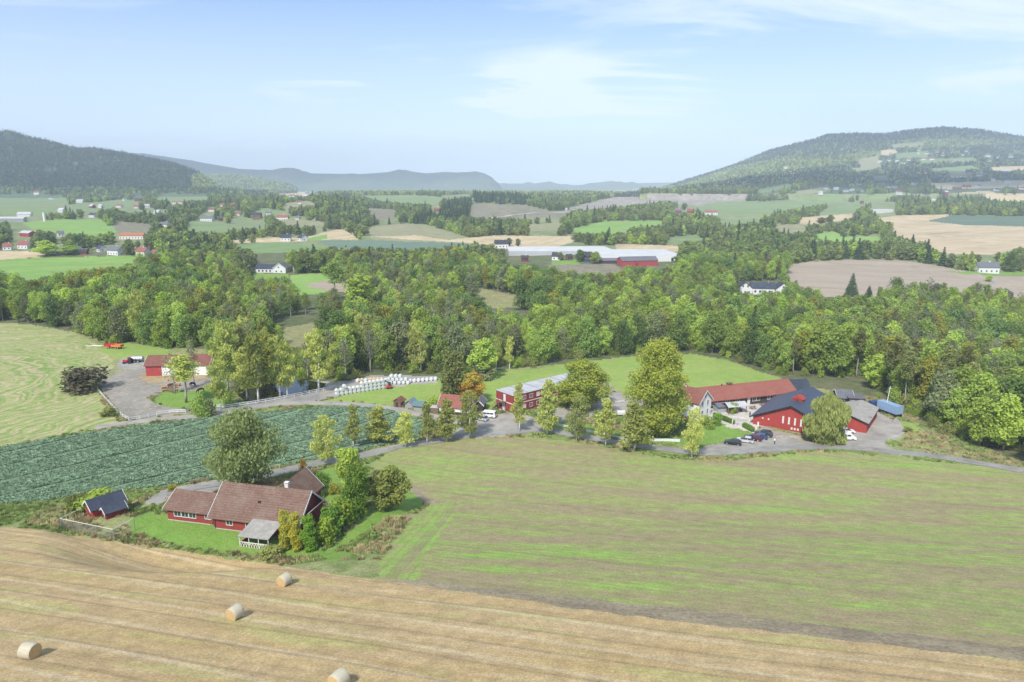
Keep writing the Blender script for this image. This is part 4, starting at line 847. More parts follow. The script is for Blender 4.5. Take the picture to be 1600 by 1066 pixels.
tram = (np.abs(((b.ravel() + .3) % 11.96) - 6.3) < .7); k &= ~tram & (vnoise(X * .4, Y * .4) > .12); X = X[k]; Y = Y[k]; n = len(X); s = .85 + .45 * rg.rand(n) + .35 * (vnoise(X * .25, Y * .25) - .5); print('cabbage', n)
scatter('cabbage_crop', 'blue green cabbage crop in rows', np.stack([X, Y, T(X, Y)], 1), np.stack([s * 1.1, s * 1.1, s], 1), rg.randint(0, 2, n), rg.rand(n) * 6.28, cab)
# rough grass tufts on verges
def tuftsrc(seed, c, n=26, h=.5, r=.35):
    g = np.random.RandomState(seed); a = g.rand(n) * 6.283; d = g.rand(n) * r; bx = np.cos(a) * d; by = np.sin(a) * d; hh = h * (.6 + .6 * g.rand(n)); lx = np.cos(a) * .22 * hh; ly = np.sin(a) * .22 * hh; w = .035 + .03 * g.rand(n)
    V = np.stack([np.stack([bx - w, by, 0 * a - .05], 1), np.stack([bx + w, by + w, 0 * a - .05], 1), np.stack([bx + lx + w * .4, by + ly, hh], 1), np.stack([bx + lx - w * .4, by + ly, hh], 1)], 1).reshape(-1, 3)
    m = leafmat('tuft_%d' % seed, c, tuple(x * 1.2 for x in c), None, .2, 1); return mesh_np('tuft_source', V, np.arange(n * 4).reshape(n, 4), m, link=False)
TS = [tuftsrc(1, (.22, .31, .085), 26, .32), tuftsrc(2, (.38, .34, .17), 26, .38), tuftsrc(3, (.27, .32, .11), 26, .3), tuftsrc(4, (.36, .27, .15), 22, .5)]
a, b = np.meshgrid(np.arange(-150, 160, .62), np.arange(85, 215, .62)); X = (a + (rg.rand(*a.shape) - .5) * .6).ravel(); Y = (b + (rg.rand(*a.shape) - .5) * .6).ravel(); Z = T(X, Y); reg, names = classify(X, Y, Z); names = np.array(names + ['ground']); nm = names[reg]
ROADP = []
px, py = proj(X, Y, Z)
verge = (nm == 'ground') | ((nm == 'dry_grass') & (rg.rand(len(X)) < .5)); verge &= (px > -20) & (px < 1620) & (py < 915)
def neardist(X, Y, pts, w):
    r = np.zeros(len(X), bool); q = [nat(*p) for p in pts]
    for p0, p1 in zip(q[:-1], q[1:]):
        d = (p1 - p0)[:2]; L2 = d @ d; t = np.clip(((X - p0[0]) * d[0] + (Y - p0[1]) * d[1]) / L2, 0, 1); r |= np.hypot(X - p0[0] - t * d[0], Y - p0[1] - t * d[1]) < w
    return r
LANE = [(1600, 736), (1480, 716), (1400, 707), (1330, 700), (1260, 699), (1180, 704), (1100, 708), (1040, 702), (985, 695), (930, 686), (880, 676), (840, 671), (800, 675), (740, 679), (690, 688), (620, 699), (560, 713), (500, 723), (440, 737), (390, 748), (330, 760), (260, 772)]
TRACK = [(790, 668), (740, 662), (700, 656), (650, 646), (600, 637), (540, 631), (480, 630), (430, 632), (370, 642), (320, 650), (240, 656), (150, 668)]
verge &= ~neardist(X, Y, LANE, 2.6) & ~neardist(X, Y, TRACK, 2.5); verge &= vnoise(X * .3, Y * .3) > .25
X, Y, Z = X[verge], Y[verge], Z[verge]; n = len(X); s = .6 + 1.0 * rg.rand(n) * vnoise(X * .2 + 4, Y * .2) * 1.6; v = vnoise(X * .15, Y * .15); idx = np.where(v < .45, np.where(rg.rand(n) < .5, 0, 2), np.where(rg.rand(n) < .6, 1, np.where(rg.rand(n) < .5, 3, 0))); print('tufts', n)
scatter('rough_grass_tufts', 'rough uncut grass and weeds along verges', np.stack([X, Y, Z], 1), np.stack([s, s, s], 1), idx, rg.rand(n) * 6.28, TS)
# ---------------------------------------------------------------- buildings of the farm
def bld(name, label, pa, yaw, group=None, cat='building', dz=0):
    p = at(*pa); return thing(name, label, cat, (p.x, p.y, p.z + dz), R(yaw), group)
# farmhouse in front
t = bld('farmhouse', 'long low red farmhouse with brown tiled roofs in the garden above the stubble', (263, 812), -13, cat='house')
gable_block(t, 0, 0, 9.65, 6.2, 2.3, 1.8, 'red', 'brown_tile', ov=.55, og=.5)
gable_block(t, 9.65, -.9, 15.2, 8.4, 2.5, 3.8, 'red', 'brown_tile', ov=.6, og=.75)
gable_block(t, 15.2, 5.2, 6.0, 8.6, 2.4, 2.9, 'red', 'brown_tile', ov=.5, og=.5, axis='y')
for u, w in ((2.0, 1.25), (3.45, 1.25), (4.9, 1.25)): window(t, 'f', u, .9, w, 1.05, 1, 1)
window(t, 'f', 7.9, 1.05, 1.1, .8, 1, 1)
for u, w, z in ((12.6, 1.1, .95), (16.0, .7, .9), (16.9, .7, .9), (17.8, .7, .9)): window(t, 'f', u, z, w, 1.25, 1, 1, n=.9)
w_ = MB().box(0, .05, 0, 0, 0, 0); e = MB().box(24.86, 24.95, 1.2, 2.4, .1, 2.1); e.build('door', MA['white'], t)
e = MB().box(24.86, 25.9, 1.0, 6.2, 2.35, 2.5).box(25.8, 25.92, 1.0, 1.12, -.5, 2.35).box(25.8, 25.92, 6.1, 6.22, -.5, 2.35).box(25.8, 25.9, 1.12, 6.1, 2.5, 3.4); e.build('balcony', MA['dark_red'], t)
MB().box(25.9, 25.98, 1.0, 6.2, 3.38, 3.5).build('balcony_rail', MA['white'], t)
ch = MB().box(20.35, 20.95, 3.7, 4.2, 5.3, 6.9).box(20.28, 21.02, 3.63, 4.27, 6.9, 7.0).box(20.4, 20.5, 3.8, 4.1, 7.0, 7.2).box(20.8, 20.9, 3.8, 4.1, 7.0, 7.2).box(20.28, 21.02, 3.63, 4.27, 7.2, 7.28).build('chimney', MA['off_white'], t)
MB().box(16.9, 17.4, 1.0, 1.35, 4.3, 4.7).build('roof_vent', MA['black'], t)
p_ = MB().prism([(-5.4, 1.75), (-1.0, 2.55), (-1.0, 2.65), (-5.4, 1.85)], 'x', 17.2, 22.6).build('porch_roof', MA['felt'], t)
po = MB()
for x_ in (17.35, 19.0, 20.7, 22.4): po.box(x_, x_ + .1, -5.25, -5.15, -1.4, 1.78)
po.build('porch_post', MA['white'], t)
la = MB()
for k in range(11):
    x_ = 17.4 + k * .46; la.bar((x_, -5.2, -.3), (x_ + .46, -5.2, .75), .07); la.bar((x_ + .46, -5.22, -.3), (x_, -5.22, .75), .07)
la.box(17.3, 22.5, -5.26, -5.16, .75, .85).box(17.3, 22.5, -5.26, -5.16, -.4, -.3).build('lattice_screen', MA['off_white'], t)
MB().box(17.35, 22.45, -5.15, -5.1, -1.2, .05).box(17.3, 17.4, -5.1, -1, -1.2, .6).build('porch_skirt', MA['dark_red'], t)
MB().box(17.3, 22.5, -5.1, -.9, -.35, -.2).build('porch_floor', MA['grey_wood'], t)
MB().box(.0, 9.65, -.06, .1, -.8, .12).box(9.65, 24.8, -.98, -.85, -.8, .12).build('foundation', MA['concrete'], t)
MB().tube([(8.95, -.1, -.2), (8.95, -.1, 1.9)], .06, 6).tube([(9.9, -1.0, -.2), (9.9, -1.0, 2.0)], .06, 6).build('drainpipe', MA['dark_wood'], t)
# small red shed with its lean-to and kennel run
t = bld('shed', 'small red shed with navy shingle roof and a gabled lean-to beside the wire run', (146, 811), 50, cat='shed'); t.scale = (.82, .82, .80)
gable_block(t, 0, 0, 6.2, 4.0, 2.1, 1.5, 'bright_red', 'navy_tile', ov=.45, og=.5, axis='x'); gable_block(t, 1.6, -2.6, 3.8, 2.5, 1.5, .85, 'dark_red', 'navy_tile', ov=.35, og=.35)
f = MB().box(1.5, 1.56, -1.9, -1.1, .3, 1.3).build('window', MA['white'], t); MB().box(1.47, 1.5, -1.82, -1.18, .38, 1.22).build('pane', MA['glass'], f)
MB().box(-.06, .02, 1.2, 2.8, 0, 1.8).build('door', MA['dark_red'], t)
t = bld('wire_run', 'wire mesh dog run with a white top rail in front of the small red shed', (96, 826), -19, cat='fence')
run = [(0, 0), (4.0, 0), (7.6, 0), (11.4, 0), (11.4, 4), (0, 3.8)]
for x_, y_ in run: MB().tube([(x_, y_, -.8), (x_, y_, 1.8)], .045, 6).build('post', MA['steel'], t)
ra = MB()
for a_, b_ in (((0, 0), (11.4, 0)), ((11.4, 0), (11.4, 4)), ((0, 0), (0, 3.8))): ra.bar((*a_, 1.8), (*b_, 1.8), .06)
ra.build('rail', MA['white'], t); me_ = MB()
for k in range(58): me_.bar((k * .2, 0, -.1), (k * .2, 0, 1.8), .012)
for k in range(9): me_.bar((0, 0, .1 + k * .2), (11.4, 0, .1 + k * .2), .012); me_.bar((11.4, 0, .1 + k * .2), (11.4, 4, .1 + k * .2), .012)
me_.build('wire_mesh', MA['steel'], t)
# two-storey module block
t = bld('module_building', 'two-storey red module block with flat pale roof behind the birch row', (802, 648), 40)
L, Wd, H = 38.6, 8.0, 5.7
MB().box(0, L, 0, Wd, .35, H).build('wall', MA['red'], t); MB().box(.1, L - .1, .1, Wd - .1, -1, .35).build('foundation', MA['off_white'], t)
r_ = MB().box(-.12, L + .12, -.12, Wd + .12, H, H + .14).build('roof', MA['light_roof'], t); s_ = MB()
for k in range(1, 7): s_.box(k * L / 7 - .14, k * L / 7 + .14, -.1, Wd + .1, H + .14, H + .17)
for k in range(0, 16): s_.box(k * L / 16 + .9 - .015, k * L / 16 + .9 + .015, -.1, Wd + .1, H + .14, H + .155)
s_.build('roof_seam', MA['roof_seam'], r_)
b_ = MB().box(-.04, L + .04, -.06, -.003, 2.95, 3.2).box(-.06, -.003, 0, Wd, 2.95, 3.2).box(L + .003, L + .06, 0, Wd, 2.95, 3.2); b_.build('white_band', MA['white'], t)
pl_ = MB()
for k in range(1, 7): pl_.box(k * L / 7 - .06, k * L / 7 + .06, -.05, -.003, .35, H)
pl_.build('corner_post', MA['dark_red'], t)
for k in range(14):
    u = 1.6 + k * 2.72
    for z in (1.15, 3.95):
        if k in (5, 9) and z < 2: continue
        window(t, 'f', u, z, 1.05, 1.1, L, Wd, pane='glass' if (k * 3 + int(z)) % 4 else 'curtain')
for z in (1.15, 3.95): window(t, 'r', 2.2, z, 1.0, 1.1, L, Wd); window(t, 'r', 5.8, z, 1.0, 1.1, L, Wd)
door(t, 'f', 1.6 + 5 * 2.72, 1.1, 2.1, L, Wd, z=.4); door(t, 'f', 1.6 + 9 * 2.72, 1.1, 2.1, L, Wd, z=.4); door(t, 'l', 4.0, 1.0, 2.1, L, Wd, z=3.25); door(t, 'l', 4.4, 1.2, 2.2, L, Wd, z=.4); 
st_ = MB().box(-1.5, -.06, 3.2, 5.0, 3.05, 3.18)
for k in range(11): st_.box(-1.5, -.4, 5.0 + k * .28, 5.28 + k * .28, 2.9 - k * .27, 2.95 - k * .27)
st_.bar((-1.5, 5, 3.0), (-1.5, 8.1, .1), .08, .2).bar((-.4, 5, 3.0), (-.4, 8.1, .1), .08, .2); so = st_.build('staircase', MA['brown_wood'], t); hr = MB()
for a_ in ((-1.5, 3.2, 3.18), (-1.5, 5, 3.18), (-1.5, 6.5, 1.7), (-1.5, 8.0, .2)): hr.bar(a_, (a_[0], a_[1], a_[2] + 1), .07)
hr.bar((-1.5, 3.2, 4.18), (-1.5, 5, 4.18), .07).bar((-1.5, 5, 4.18), (-1.5, 8, 1.2), .07).bar((-1.5, 3.25, -.3), (-1.5, 3.25, 3.1), .1).bar((-1.5, 4.95, -.3), (-1.5, 4.95, 3.1), .1); hr.build('handrail', MA['brown_wood'], so)
# white house, long stable, hall, annexes
t = bld('white_house', 'tall white timber house with brown tiled roof beside the large maple', (1091, 657), 45, cat='house')
gable_block(t, 0, 0, 6.8, 9.6, 5.2, 2.9, 'white_boards', 'rust_tile', ov=.5, og=.45, axis='y')
for z in (.9, 3.6): window(t, 'f', 1.9, z, .9, 1.5, 6.8, 9.6); window(t, 'f', 4.8, z, .9, 1.5, 6.8, 9.6); window(t, 'l', 2.2, z, .9, 1.4, 6.8, 9.6); window(t, 'l', 6.4, z, .9, 1.4, 6.8, 9.6); window(t, 'r', 3.2, z, .9, 1.4, 6.8, 9.6)
window(t, 'f', 3.4, 6.0, .6, .9, 6.8, 9.6); MB().box(3.0, 3.7, 6.2, 6.9, 7.4, 9.0).build('chimney', MA['off_white'], t)
t = bld('annex_house', 'white side wing with a brown gable half hidden behind the large maple', (1062, 640), 20, cat='house'); gable_block(t, 0, 0, 7, 7, 3.2, 2.9, 'white_boards', 'rust_tile', axis='y')
t = bld('stable', 'long low dark timber stable with red tiled roof along the courtyard', (1098, 640), 18); L, Wd = 33.5, 9.0
gable_block(t, 0, 0, L, Wd, 2.7, 2.7, 'dark_wood', 'red_tile', ov=.7, og=.5, trim=None)
for u, w in ((1.6, 1.1), (3.0, 1.1), (4.4, 1.1), (8.6, 1.3), (12.2, 1.3), (18.2, 1.2), (19.6, 1.2), (23.4, .8), (24.8, 1.3), (29.6, 1.3), (31.0, 1.2)): window(t, 'f', u, .95, w, 1.15, L, Wd)
for u, m_ in ((6.6, 'dark_red'), (10.5, 'dark_red'), (14.3, 'dark_red'), (16.2, 'white'), (26.6, 'white'), (28.2, 'white'), (22.0, 'dark_wood')): door(t, 'f', u, 1.0, 2.1, L, Wd, m_)
MB().box(11.4, 12.8, 4.1, 5.1, 4.9, 5.95).box(11.2, 13.0, 3.9, 5.3, 5.95, 6.05).build('roof_cupola', MA['brown_wood'], t); MB().tube([(9.2, 4.3, 5.1), (9.2, 4.3, 6.0)], .18, 8).build('roof_vent', MA['black'], t)
t = bld('riding_hall', 'large bright red hall with navy metal roof left of the weeping willow', (1176, 663), -36); L, Wd = 20.5, 22
gable_block(t, 0, 0, L, Wd, 2.6, 4.6, 'bright_red', 'navy_metal', trim='black', ov=.8, og=.6, th=.12, axis='y', skew=.48); sm_ = MB()
for k in range(22):
    y_ = .2 + k * 1.02; sm_.bar((-.8, y_, 2.24), (L * .48, y_, 7.38), .05, .06).bar((L + .8, y_, 2.24), (L * .48, y_, 7.38), .05, .06)
sm_.build('roof_seam', MA['navy_metal'], t)
for k in range(8): window(t, 'f', 8.0 + k * 1.55, 2.0, .32, 1.9, L, Wd, pane='curtain', cross=False)
for u, z in ((2.6, 2.2), (4.2, 2.2)): window(t, 'f', u, z, .25, .3, L, Wd, pane='curtain', cross=False)
for u in (10.4, 11.2, 12.0): window(t, 'f', u, .7, .35, .45, L, Wd, pane='curtain', cross=False)
door(t, 'f', 16.6, 2.6, 2.5, L, Wd, 'white', z=-.5, name='garage_door'); door(t, 'f', 1.5, .4, .9, L, Wd, 'white', z=.1)
MB().box(8.6, 11.2, 6.0, 8.6, 6.6, 7.6).prism([(8.3, 7.6), (11.5, 7.6), (9.9, 8.5)], 'y', 5.8, 8.8).build('roof_ventilator', MA['bright_red'], t)
MB().box(-.1, L + .1, -.12, -.003, -1.2, .1).build('foundation', MA['concrete'], t)
t = bld('hall_wing', 'pale roofed wing running from the hall behind the weeping willow', (1300, 668), -36); gable_block(t, 0, 0, 8.5, 17, 2.8, 1.4, 'bright_red', 'felt', ov=.4, og=.3, axis='y', trim='black')
t = bld('red_annex', 'small flat roofed red annex with a dark door right of the weeping willow', (1318, 664), -22); L, Wd = 6.2, 6.5
MB().box(0, L, 0, Wd, .2, 3.2).build('wall', MA['bright_red'], t); MB().box(-.05, L + .05, -.05, Wd + .05, -1.2, .2).build('foundation', MA['off_white'], t); MB().box(-.5, L + .5, -.5, Wd + .5, 3.2, 3.42).build('roof', MA['felt'], t)
window(t, 'f', 3.7, .5, .9, 2.0, L, Wd); window(t, 'f', 5.6, 1.5, .5, .7, L, Wd); MB().box(2.3, 3.1, -.06, .02, .3, 2.8).build('door', MA['white'], t); MB().box(L + .003, L + .15, 1, 1.8, 1.9, 2.6).build('sign_board', MA['white'], t)
t = bld('navy_roof_barn', 'pale gabled outbuilding with navy roof between the stable and the wood', (1236, 618), 10); gable_block(t, 0, 0, 6.5, 5.5, 2.2, 2.2, 'off_white', 'navy_tile', trim=None)
t = bld('black_cabin', 'black cabin with pale gable trim beside the stacked black modules', (1309, 634), -12, cat='cabin'); gable_block(t, 0, 0, 4.2, 7.0, 2.6, 1.5, 'dark_wood', 'grey_tile', axis='x'); window(t, 'f', 1.2, .9, .8, 1.2, 4.2, 5, 'white'); window(t, 'f', 3.0, .9, .8, 1.2, 4.2, 5, 'white')
t = bld('black_module', 'black boxy module with large white framed windows near the blue container', (1325, 637), -12, cat='cabin'); MB().box(0, 4.6, 0, 5, -.5, 3.0).build('wall', MA['dark_wood'], t); MB().box(-.2, 4.8, -.2, 5.2, 3.0, 3.15).build('roof', MA['grey_tile'], t); window(t, 'f', 1.1, .7, 1.1, 1.6, 4.6, 5); window(t, 'f', 3.3, .7, 1.1, 1.6, 4.6, 5)
# barn on the left
t = bld('small_barn', 'small barn with half red half white front and maroon roof by the paddock', (229, 588), 5, cat='barn'); L, Wd = 21.3, 8.0
gable_block(t, 0, 0, L, Wd, 3.9, 2.6, 'white_boards', 'rust_tile', ov=.5, og=.6)
MB().box(.03, 5.3, -.05, -.003, -.6, 3.82).box(-.05, -.003, 0, Wd, -.6, 3.9).build('red_cladding', MA['barn_red'], t); MB().box(11, 13.2, -.05, -.003, 0, 2.8).build('door', MA['dark_wood'], t)
# white-red cottage and sheds by the left track
t = bld('cottage', 'small black and white cottage with brick red roof behind the birch row', (686, 646), -16, cat='house'); gable_block(t, 0, 0, 9.5, 6.5, 2.5, 2.4, 'white_boards', 'red_tile', ov=.5, og=.5); MB().box(-.05, 9.55, -.05, -.003, -.2, .9).build('plinth', MA['dark_wood'], t)
for u in (1.5, 4.2, 7.6): window(t, 'f', u, 1.0, .8, 1.0, 9.5, 6.5)
t = bld('black_gable_shed', 'little black shed with white gable trim beside the white minibus', (741, 643), -10, cat='shed'); gable_block(t, 0, 0, 2.6, 4.5, 2.3, 1.3, 'dark_wood', 'grey_tile', axis='y')
t = bld('low_kennel', 'low flat roofed wooden annex at the left end of the cottage', (673, 646), -10, cat='shed'); MB().box(0, 2.3, 0, 2.5, -.3, 1.7).build('wall', MA['brown_wood'], t); MB().box(-.15, 2.4, -.15, 2.6, 1.7, 1.82).build('roof', MA['light_roof'], t)
t = bld('wooden_hut', 'small brown wooden hut with rusty roof beside the blue covered sheds', (615, 636), -18, cat='shed'); gable_block(t, 0, 0, 2.4, 2.6, 1.9, .8, 'brown_wood', 'rust_tile', axis='y', trim=None); MB().box(.7, 1.6, -.06, .02, 0, 1.6).build('door', MA['dark_wood'], t)
t = bld('tarpaulin_shed', 'shed covered with blue grey tarpaulin, left of the two covered sheds', (633, 639), -18, cat='shed'); gable_block(t, 0, 0, 2.6, 3, 1.7, 1.0, 'grey_wood', 'blue_grey_tarp', axis='y', trim=None)
t = bld('tarpaulin_shed', 'shed covered with dark green tarpaulin, right of the two covered sheds', (646, 641), -18, cat='shed'); gable_block(t, 0, 0, 2.8, 3, 1.6, .8, 'grey_wood', 'green_tarp', axis='x', trim=None)
# midground house among the wood, second, greenhouses
t = bld('manor_house', 'white L shaped house with navy roof above the wood, by a flagpole', (1153, 460), -10, cat='house')
gable_block(t, 0, 0, 9, 13, 4.2, 3.6, 'white', 'navy_tile', trim=None, axis='y'); gable_block(t, 9, 4, 15, 8, 4.0, 3.2, 'white', 'navy_tile', trim=None); gable_block(t, 24, 0, 9, 12, 4.2, 3.6, 'white', 'navy_tile', trim=None, axis='y')
for u, z in ((2, 1), (4.5, 1), (7, 1), (3, 4.8), (6, 4.8), (26, 1), (30.5, 1), (28.4, 4.8)): window(t, 'f', u, z, 1.0, 1.3, 1, 1)
for u in (11, 14, 17, 20): MB().box(u, u + 1.2, 3.9, 4.02, 1, 2.4).build('window', MA['glass'], t)
t = thing('flagpole', 'thin white flagpole in front of the white L shaped house', 'flagpole', at(1199, 460)); MB().tube([(0, 0, 0), (0, 0, 9)], [.14, .06], 6).build('pole', MA['white'], t); MB().tube([(0, 0, 9), (0, 0, 9.2)], .14, 6).build('finial', MA['white'], t)
t = bld('villa', 'white villa with dark roofs beside the bright green clearing left of centre', (398, 427), -5, cat='house'); gable_block(t, 0, 2, 17, 8, 3.6, 2.8, 'white', 'navy_tile', trim=None); gable_block(t, 15, 0, 10, 12, 4.2, 3.6, 'white', 'grey_tile', trim='white', axis='y')
for u in (2, 5, 8, 11): MB().box(u, u + 1.3, 1.9, 2.02, 1, 2.3).build('window', MA['glass'], t)
for u, z in ((17.5, 1), (21.5, 1), (19.5, 4.2)): window(t, 'f', u, z, 1.1, 1.2, 1, 1)
t = bld('greenhouse', 'vast pale glass greenhouse block behind the red barn', (795, 400), 3); MB().box(0, 100, 0, 45, -2, 4.4).build('wall', MA['greenhouse'], t); rr = MB()
for k in range(12): rr.prism([(k * 3.75, 4.4), (k * 3.75 + 3.75, 4.4), (k * 3.75 + 1.9, 5.6)], 'x', 0, 100)
rr.build('roof', MA['greenhouse'], t)
t = bld('greenhouse', 'long white walled greenhouse wing at the right end of the block', (935, 410), 2); MB().box(0, 74, 0, 60, -2, 5.5).build('wall', MA['white'], t); rr = MB()
for k in range(10): rr.prism([(k * 6, 5.5), (k * 6 + 6, 5.5), (k * 6 + 3, 6.9)], 'x', -.5, 74.5)
rr.build('roof', MA['greenhouse'], t)
for u in (66, 70): MB().box(u, u + 2.2, -.1, .02, .5, 4).build('door', MA['glass'], t)
t = bld('red_barn', 'long red barn with grey metal roof in front of the greenhouses', (972, 417), 12, cat='barn'); gable_block(t, 0, 0, 33, 13, 5.0, 3.0, 'barn_red', 'grey_tile', trim=None); MB().box(12, 15, -.1, .02, 0, 3).build('door', MA['dark_red'], t)
t = bld('grey_shed', 'low grey roofed link shed between red farmhouse and red barn', (938, 412), 4, cat='shed'); gable_block(t, 0, 0, 22, 9, 2.6, 1.8, 'dark_wood', 'grey_tile', trim=None)
t = bld('earth_heap', 'heap of orange brown earth at the edge of the ploughed field', (1430, 474), 0, cat='heap'); rg = np.random.RandomState(4); V = []; Q = []
for j in range(9):
    for k in range(20): a_ = k * math.pi / 10; r_ = 1 - j / 8; V.append((8 * r_ * math.cos(a_) * (1 + .15 * rg.rand()), 5 * r_ * math.sin(a_) * (1 + .15 * rg.rand()), 4.2 * (1 - r_ ** 1.5) - .5 + .3 * rg.rand()))
for j in range(8):
    for k in range(20): Q.append((j * 20 + k, j * 20 + (k + 1) % 20, (j + 1) * 20 + (k + 1) % 20, (j + 1) * 20 + k))
mesh_np('heap', V, Q, plain('orange_earth', (.28, .12, .06), .9, 0, .1, .3, .5), t)
# far houses
rgh = random.Random(4)
def simple_house(x, y, w, wall, roof, turn, label, group=None):
    p = at(x, y); d = p.y * ct + (CAMZ - p.z) * st; wm_ = w * d / F * .93; dep = min(wm_ * .72, 9); 
    if wm_ > 26: H_, ri = 4.5, 2.4
    else: H_, ri = min(5.0, 2.6 + wm_ * .13), min(3.6, dep * .38)
    t = thing('house' if wm_ < 30 else 'long_building', label, 'house' if wm_ < 30 else 'building', (p.x, p.y, p.z), R(turn), group)
    c = max(.6, math.cos(R(turn))); Lh = (wm_ * .9 - dep * abs(math.sin(R(turn)))) / c; Lh = max(Lh, wm_ * .5)
    gable_block(t, -Lh / 2, 0, Lh, dep, H_, ri, wall, roof, trim=None, ov=.6, og=.5, base=3)
    if w >= 9:
        n = max(2, int(Lh / 3.2))
        for k in range(n):
            u = -Lh / 2 + (k + .5) * Lh / n; MB().box(u - .55, u + .55, -.06, .02, 1.0, 2.3).build('window', MA['glass'], t)
        if wm_ < 26:
            MB().box(-Lh / 2 - .06, -Lh / 2 + .02, dep * .35, dep * .35 + 1, 1, 2.3).build('window', MA['glass'], t); MB().box(Lh / 2 - .02, Lh / 2 + .06, dep * .4, dep * .4 + 1, 1, 2.3).build('window', MA['glass'], t)
            if Lh > 6: MB().box(Lh * .1, Lh * .1 + .7, dep * .5 - .35, dep * .5 + .35, H_ + ri * .7, H_ + ri + 1.1).build('chimney', MA['off_white'], t)
    return t
for x, y, w, wall, roof, turn, label in FARH: simple_house(x, y, w, wall, roof, turn, label)
OD = 'first second third fourth fifth sixth seventh eighth ninth tenth eleventh twelfth thirteenth fourteenth fifteenth sixteenth seventeenth eighteenth nineteenth twentieth'.split(); OD += ['twenty-' + w for w in OD[:9]] + ['thirtieth'] + ['thirty-' + w for w in OD[:9]] + ['fortieth'] * 30
town = sorted((985 + q * 75, 297.5 + rgh.random() * 3 - q * 1.5) for q in [rgh.random() for _ in range(26)]); ridge = sorted((420 + rgh.random() * 140, 299 + rgh.random() * 4) for _ in range(14)); shed_ = sorted((860 + rgh.random() * 60, 326 + rgh.random() * 3) for _ in range(6))
for lst, g_, lb in ((town, 'pale houses of the far town left of the right mountain', 'tiny pale house of the far town by the right mountain'), (ridge, 'pale houses of the far town under the long ridge', 'tiny pale house of the far town under the long ridge'), (shed_, 'sheds beside the far quarry', 'tiny pale shed beside the far grey quarry')):
    for k, (x, y) in enumerate(lst): simple_house(x, y, 2.2 + rgh.random() * 2.6, rgh.choice(['white', 'off_white', 'white']), rgh.choice(['light_roof', 'red_tile', 'grey_tile']), rgh.random() * 60 - 30, lb + ', %s from left' % OD[k], g_)
for lst, pl in (([q for q in sorted(TINY) if q[0] > 1100], 'right hillside'), ([q for q in sorted(TINY) if q[0] <= 1100], 'far left valley')):
    for k, (x, y, w) in enumerate(lst): wl_ = rgh.choice(['white', 'off_white', 'white', 'red', 'white']); simple_house(x, y, w, wl_, rgh.choice(['light_roof', 'red_tile', 'grey_tile', 'dark_tile']), rgh.random() * 60 - 30, 'tiny %s house among the trees of the %s, %s from left' % (wl_.replace('off_white', 'cream'), pl, OD[k]), 'tiny houses scattered over the ' + pl)
t = thing('silo', 'tall slim white silo beside the long grey industrial hall', 'silo', at(70, 346)); MB().tube([(0, 0, -1), (0, 0, 14)], 2.0, 14).build('body', MA['white'], t, smoothit=False); MB().tube([(0, 0, 14), (0, 0, 15.2)], [2.0, .3], 14).build('dome', MA['steel'], t)
# ---------------------------------------------------------------- bales
def bale_end(mb, r, w): return mb
def roundbale(name, label, cat, loc, rz, r, w, group, side, endm, src=[None]):
    t = thing(name, label, cat, loc, rz, group); n = 28; rg = random.Random(int(loc[0] * 7)); secs = []
    for (x, q) in ((-w / 2, .93), (-w / 2 + .05, .985), (-w / 4, 1.0), (0, 1.01), (w / 4, 1.0), (w / 2 - .05, .985), (w / 2, .93)):
        secs.append([(x + rg.uniform(-.008, .008), math.cos(k * 6.2832 / n) * r * q * (1 + rg.uniform(-.006, .006)), r * .97 + math.sin(k * 6.2832 / n) * r * q * (1.0 if math.sin(k * 6.2832 / n) > -.9 else .965)) for k in range(n)])
    mb = MB(); mb.loft(secs); mb.f = mb.f[:-2]; mb.m = mb.m[:-2]; mb.build('wrapped_side', side, t, smoothit=True)
    for x, q in ((-w / 2, -1), (w / 2, 1)):
        e = MB(); rings = [(1, 0), (.93, .0), (.75, .035), (.5, .02), (.28, .045), (.06, .03)]; v = []; f = []
        for j, (a, dx) in enumerate(rings):
            for k in range(n): v.append((x + q * (dx - .002), math.cos(k * 6.2832 / n) * r * .93 * a, r * .97 + math.sin(k * 6.2832 / n) * r * .93 * a))
        for j in range(len(rings) - 1):
            for k in range(n): f.append((j * n + k, j * n + (k + 1) % n, (j + 1) * n + (k + 1) % n, (j + 1) * n + k))
        f.append(tuple(range((len(rings) - 1) * n, len(rings) * n))); e.add(v, f); e.build('end_face', endm, t, smoothit=True)
    return t
for (px_, py_, yaw, lb) in ((445, 914, 65, 'round straw bale farthest back on the stubble, nearest the house'), (368, 966, 66, 'round straw bale in the middle of the left stubble'), (48, 1027, 168, 'round straw bale at the lower left, seen mostly from its side'), (530, 1073, 62, 'round straw bale cut off by the bottom edge of the picture')):
    p = at(px_, py_); roundbale('straw_bale', lb, 'bale', (p.x, p.y, p.z - .03), R(yaw + 0), .72, 1.25, 'round straw bales on the stubble field', MA['net_wrap'], MA['straw_end'])
def silage(loc, rz, label, group, m_='silage_wrap', src={}):
    if m_ not in src: src[m_] = roundbale('wrapped_bale', label, 'bale', loc, rz, .63, 1.25, group, MA[m_], MA[m_] if m_ != 'straw' else MA['straw_end']); return src[m_]
    c = copy_tree(src[m_]); c.location = loc; c.rotation_euler = (0, 0, rz); c['label'] = label; c['group'] = group; return c
o_ = ['first', 'second', 'third', 'fourth', 'fifth', 'sixth', 'seventh', 'eighth', 'ninth', 'tenth', 'eleventh', 'twelfth', 'thirteenth', 'fourteenth']
A_ = at(527, 618); B_ = at(604, 606); d_ = (B_ - A_); n_ = 13; yw = math.atan2(d_.y, d_.x)
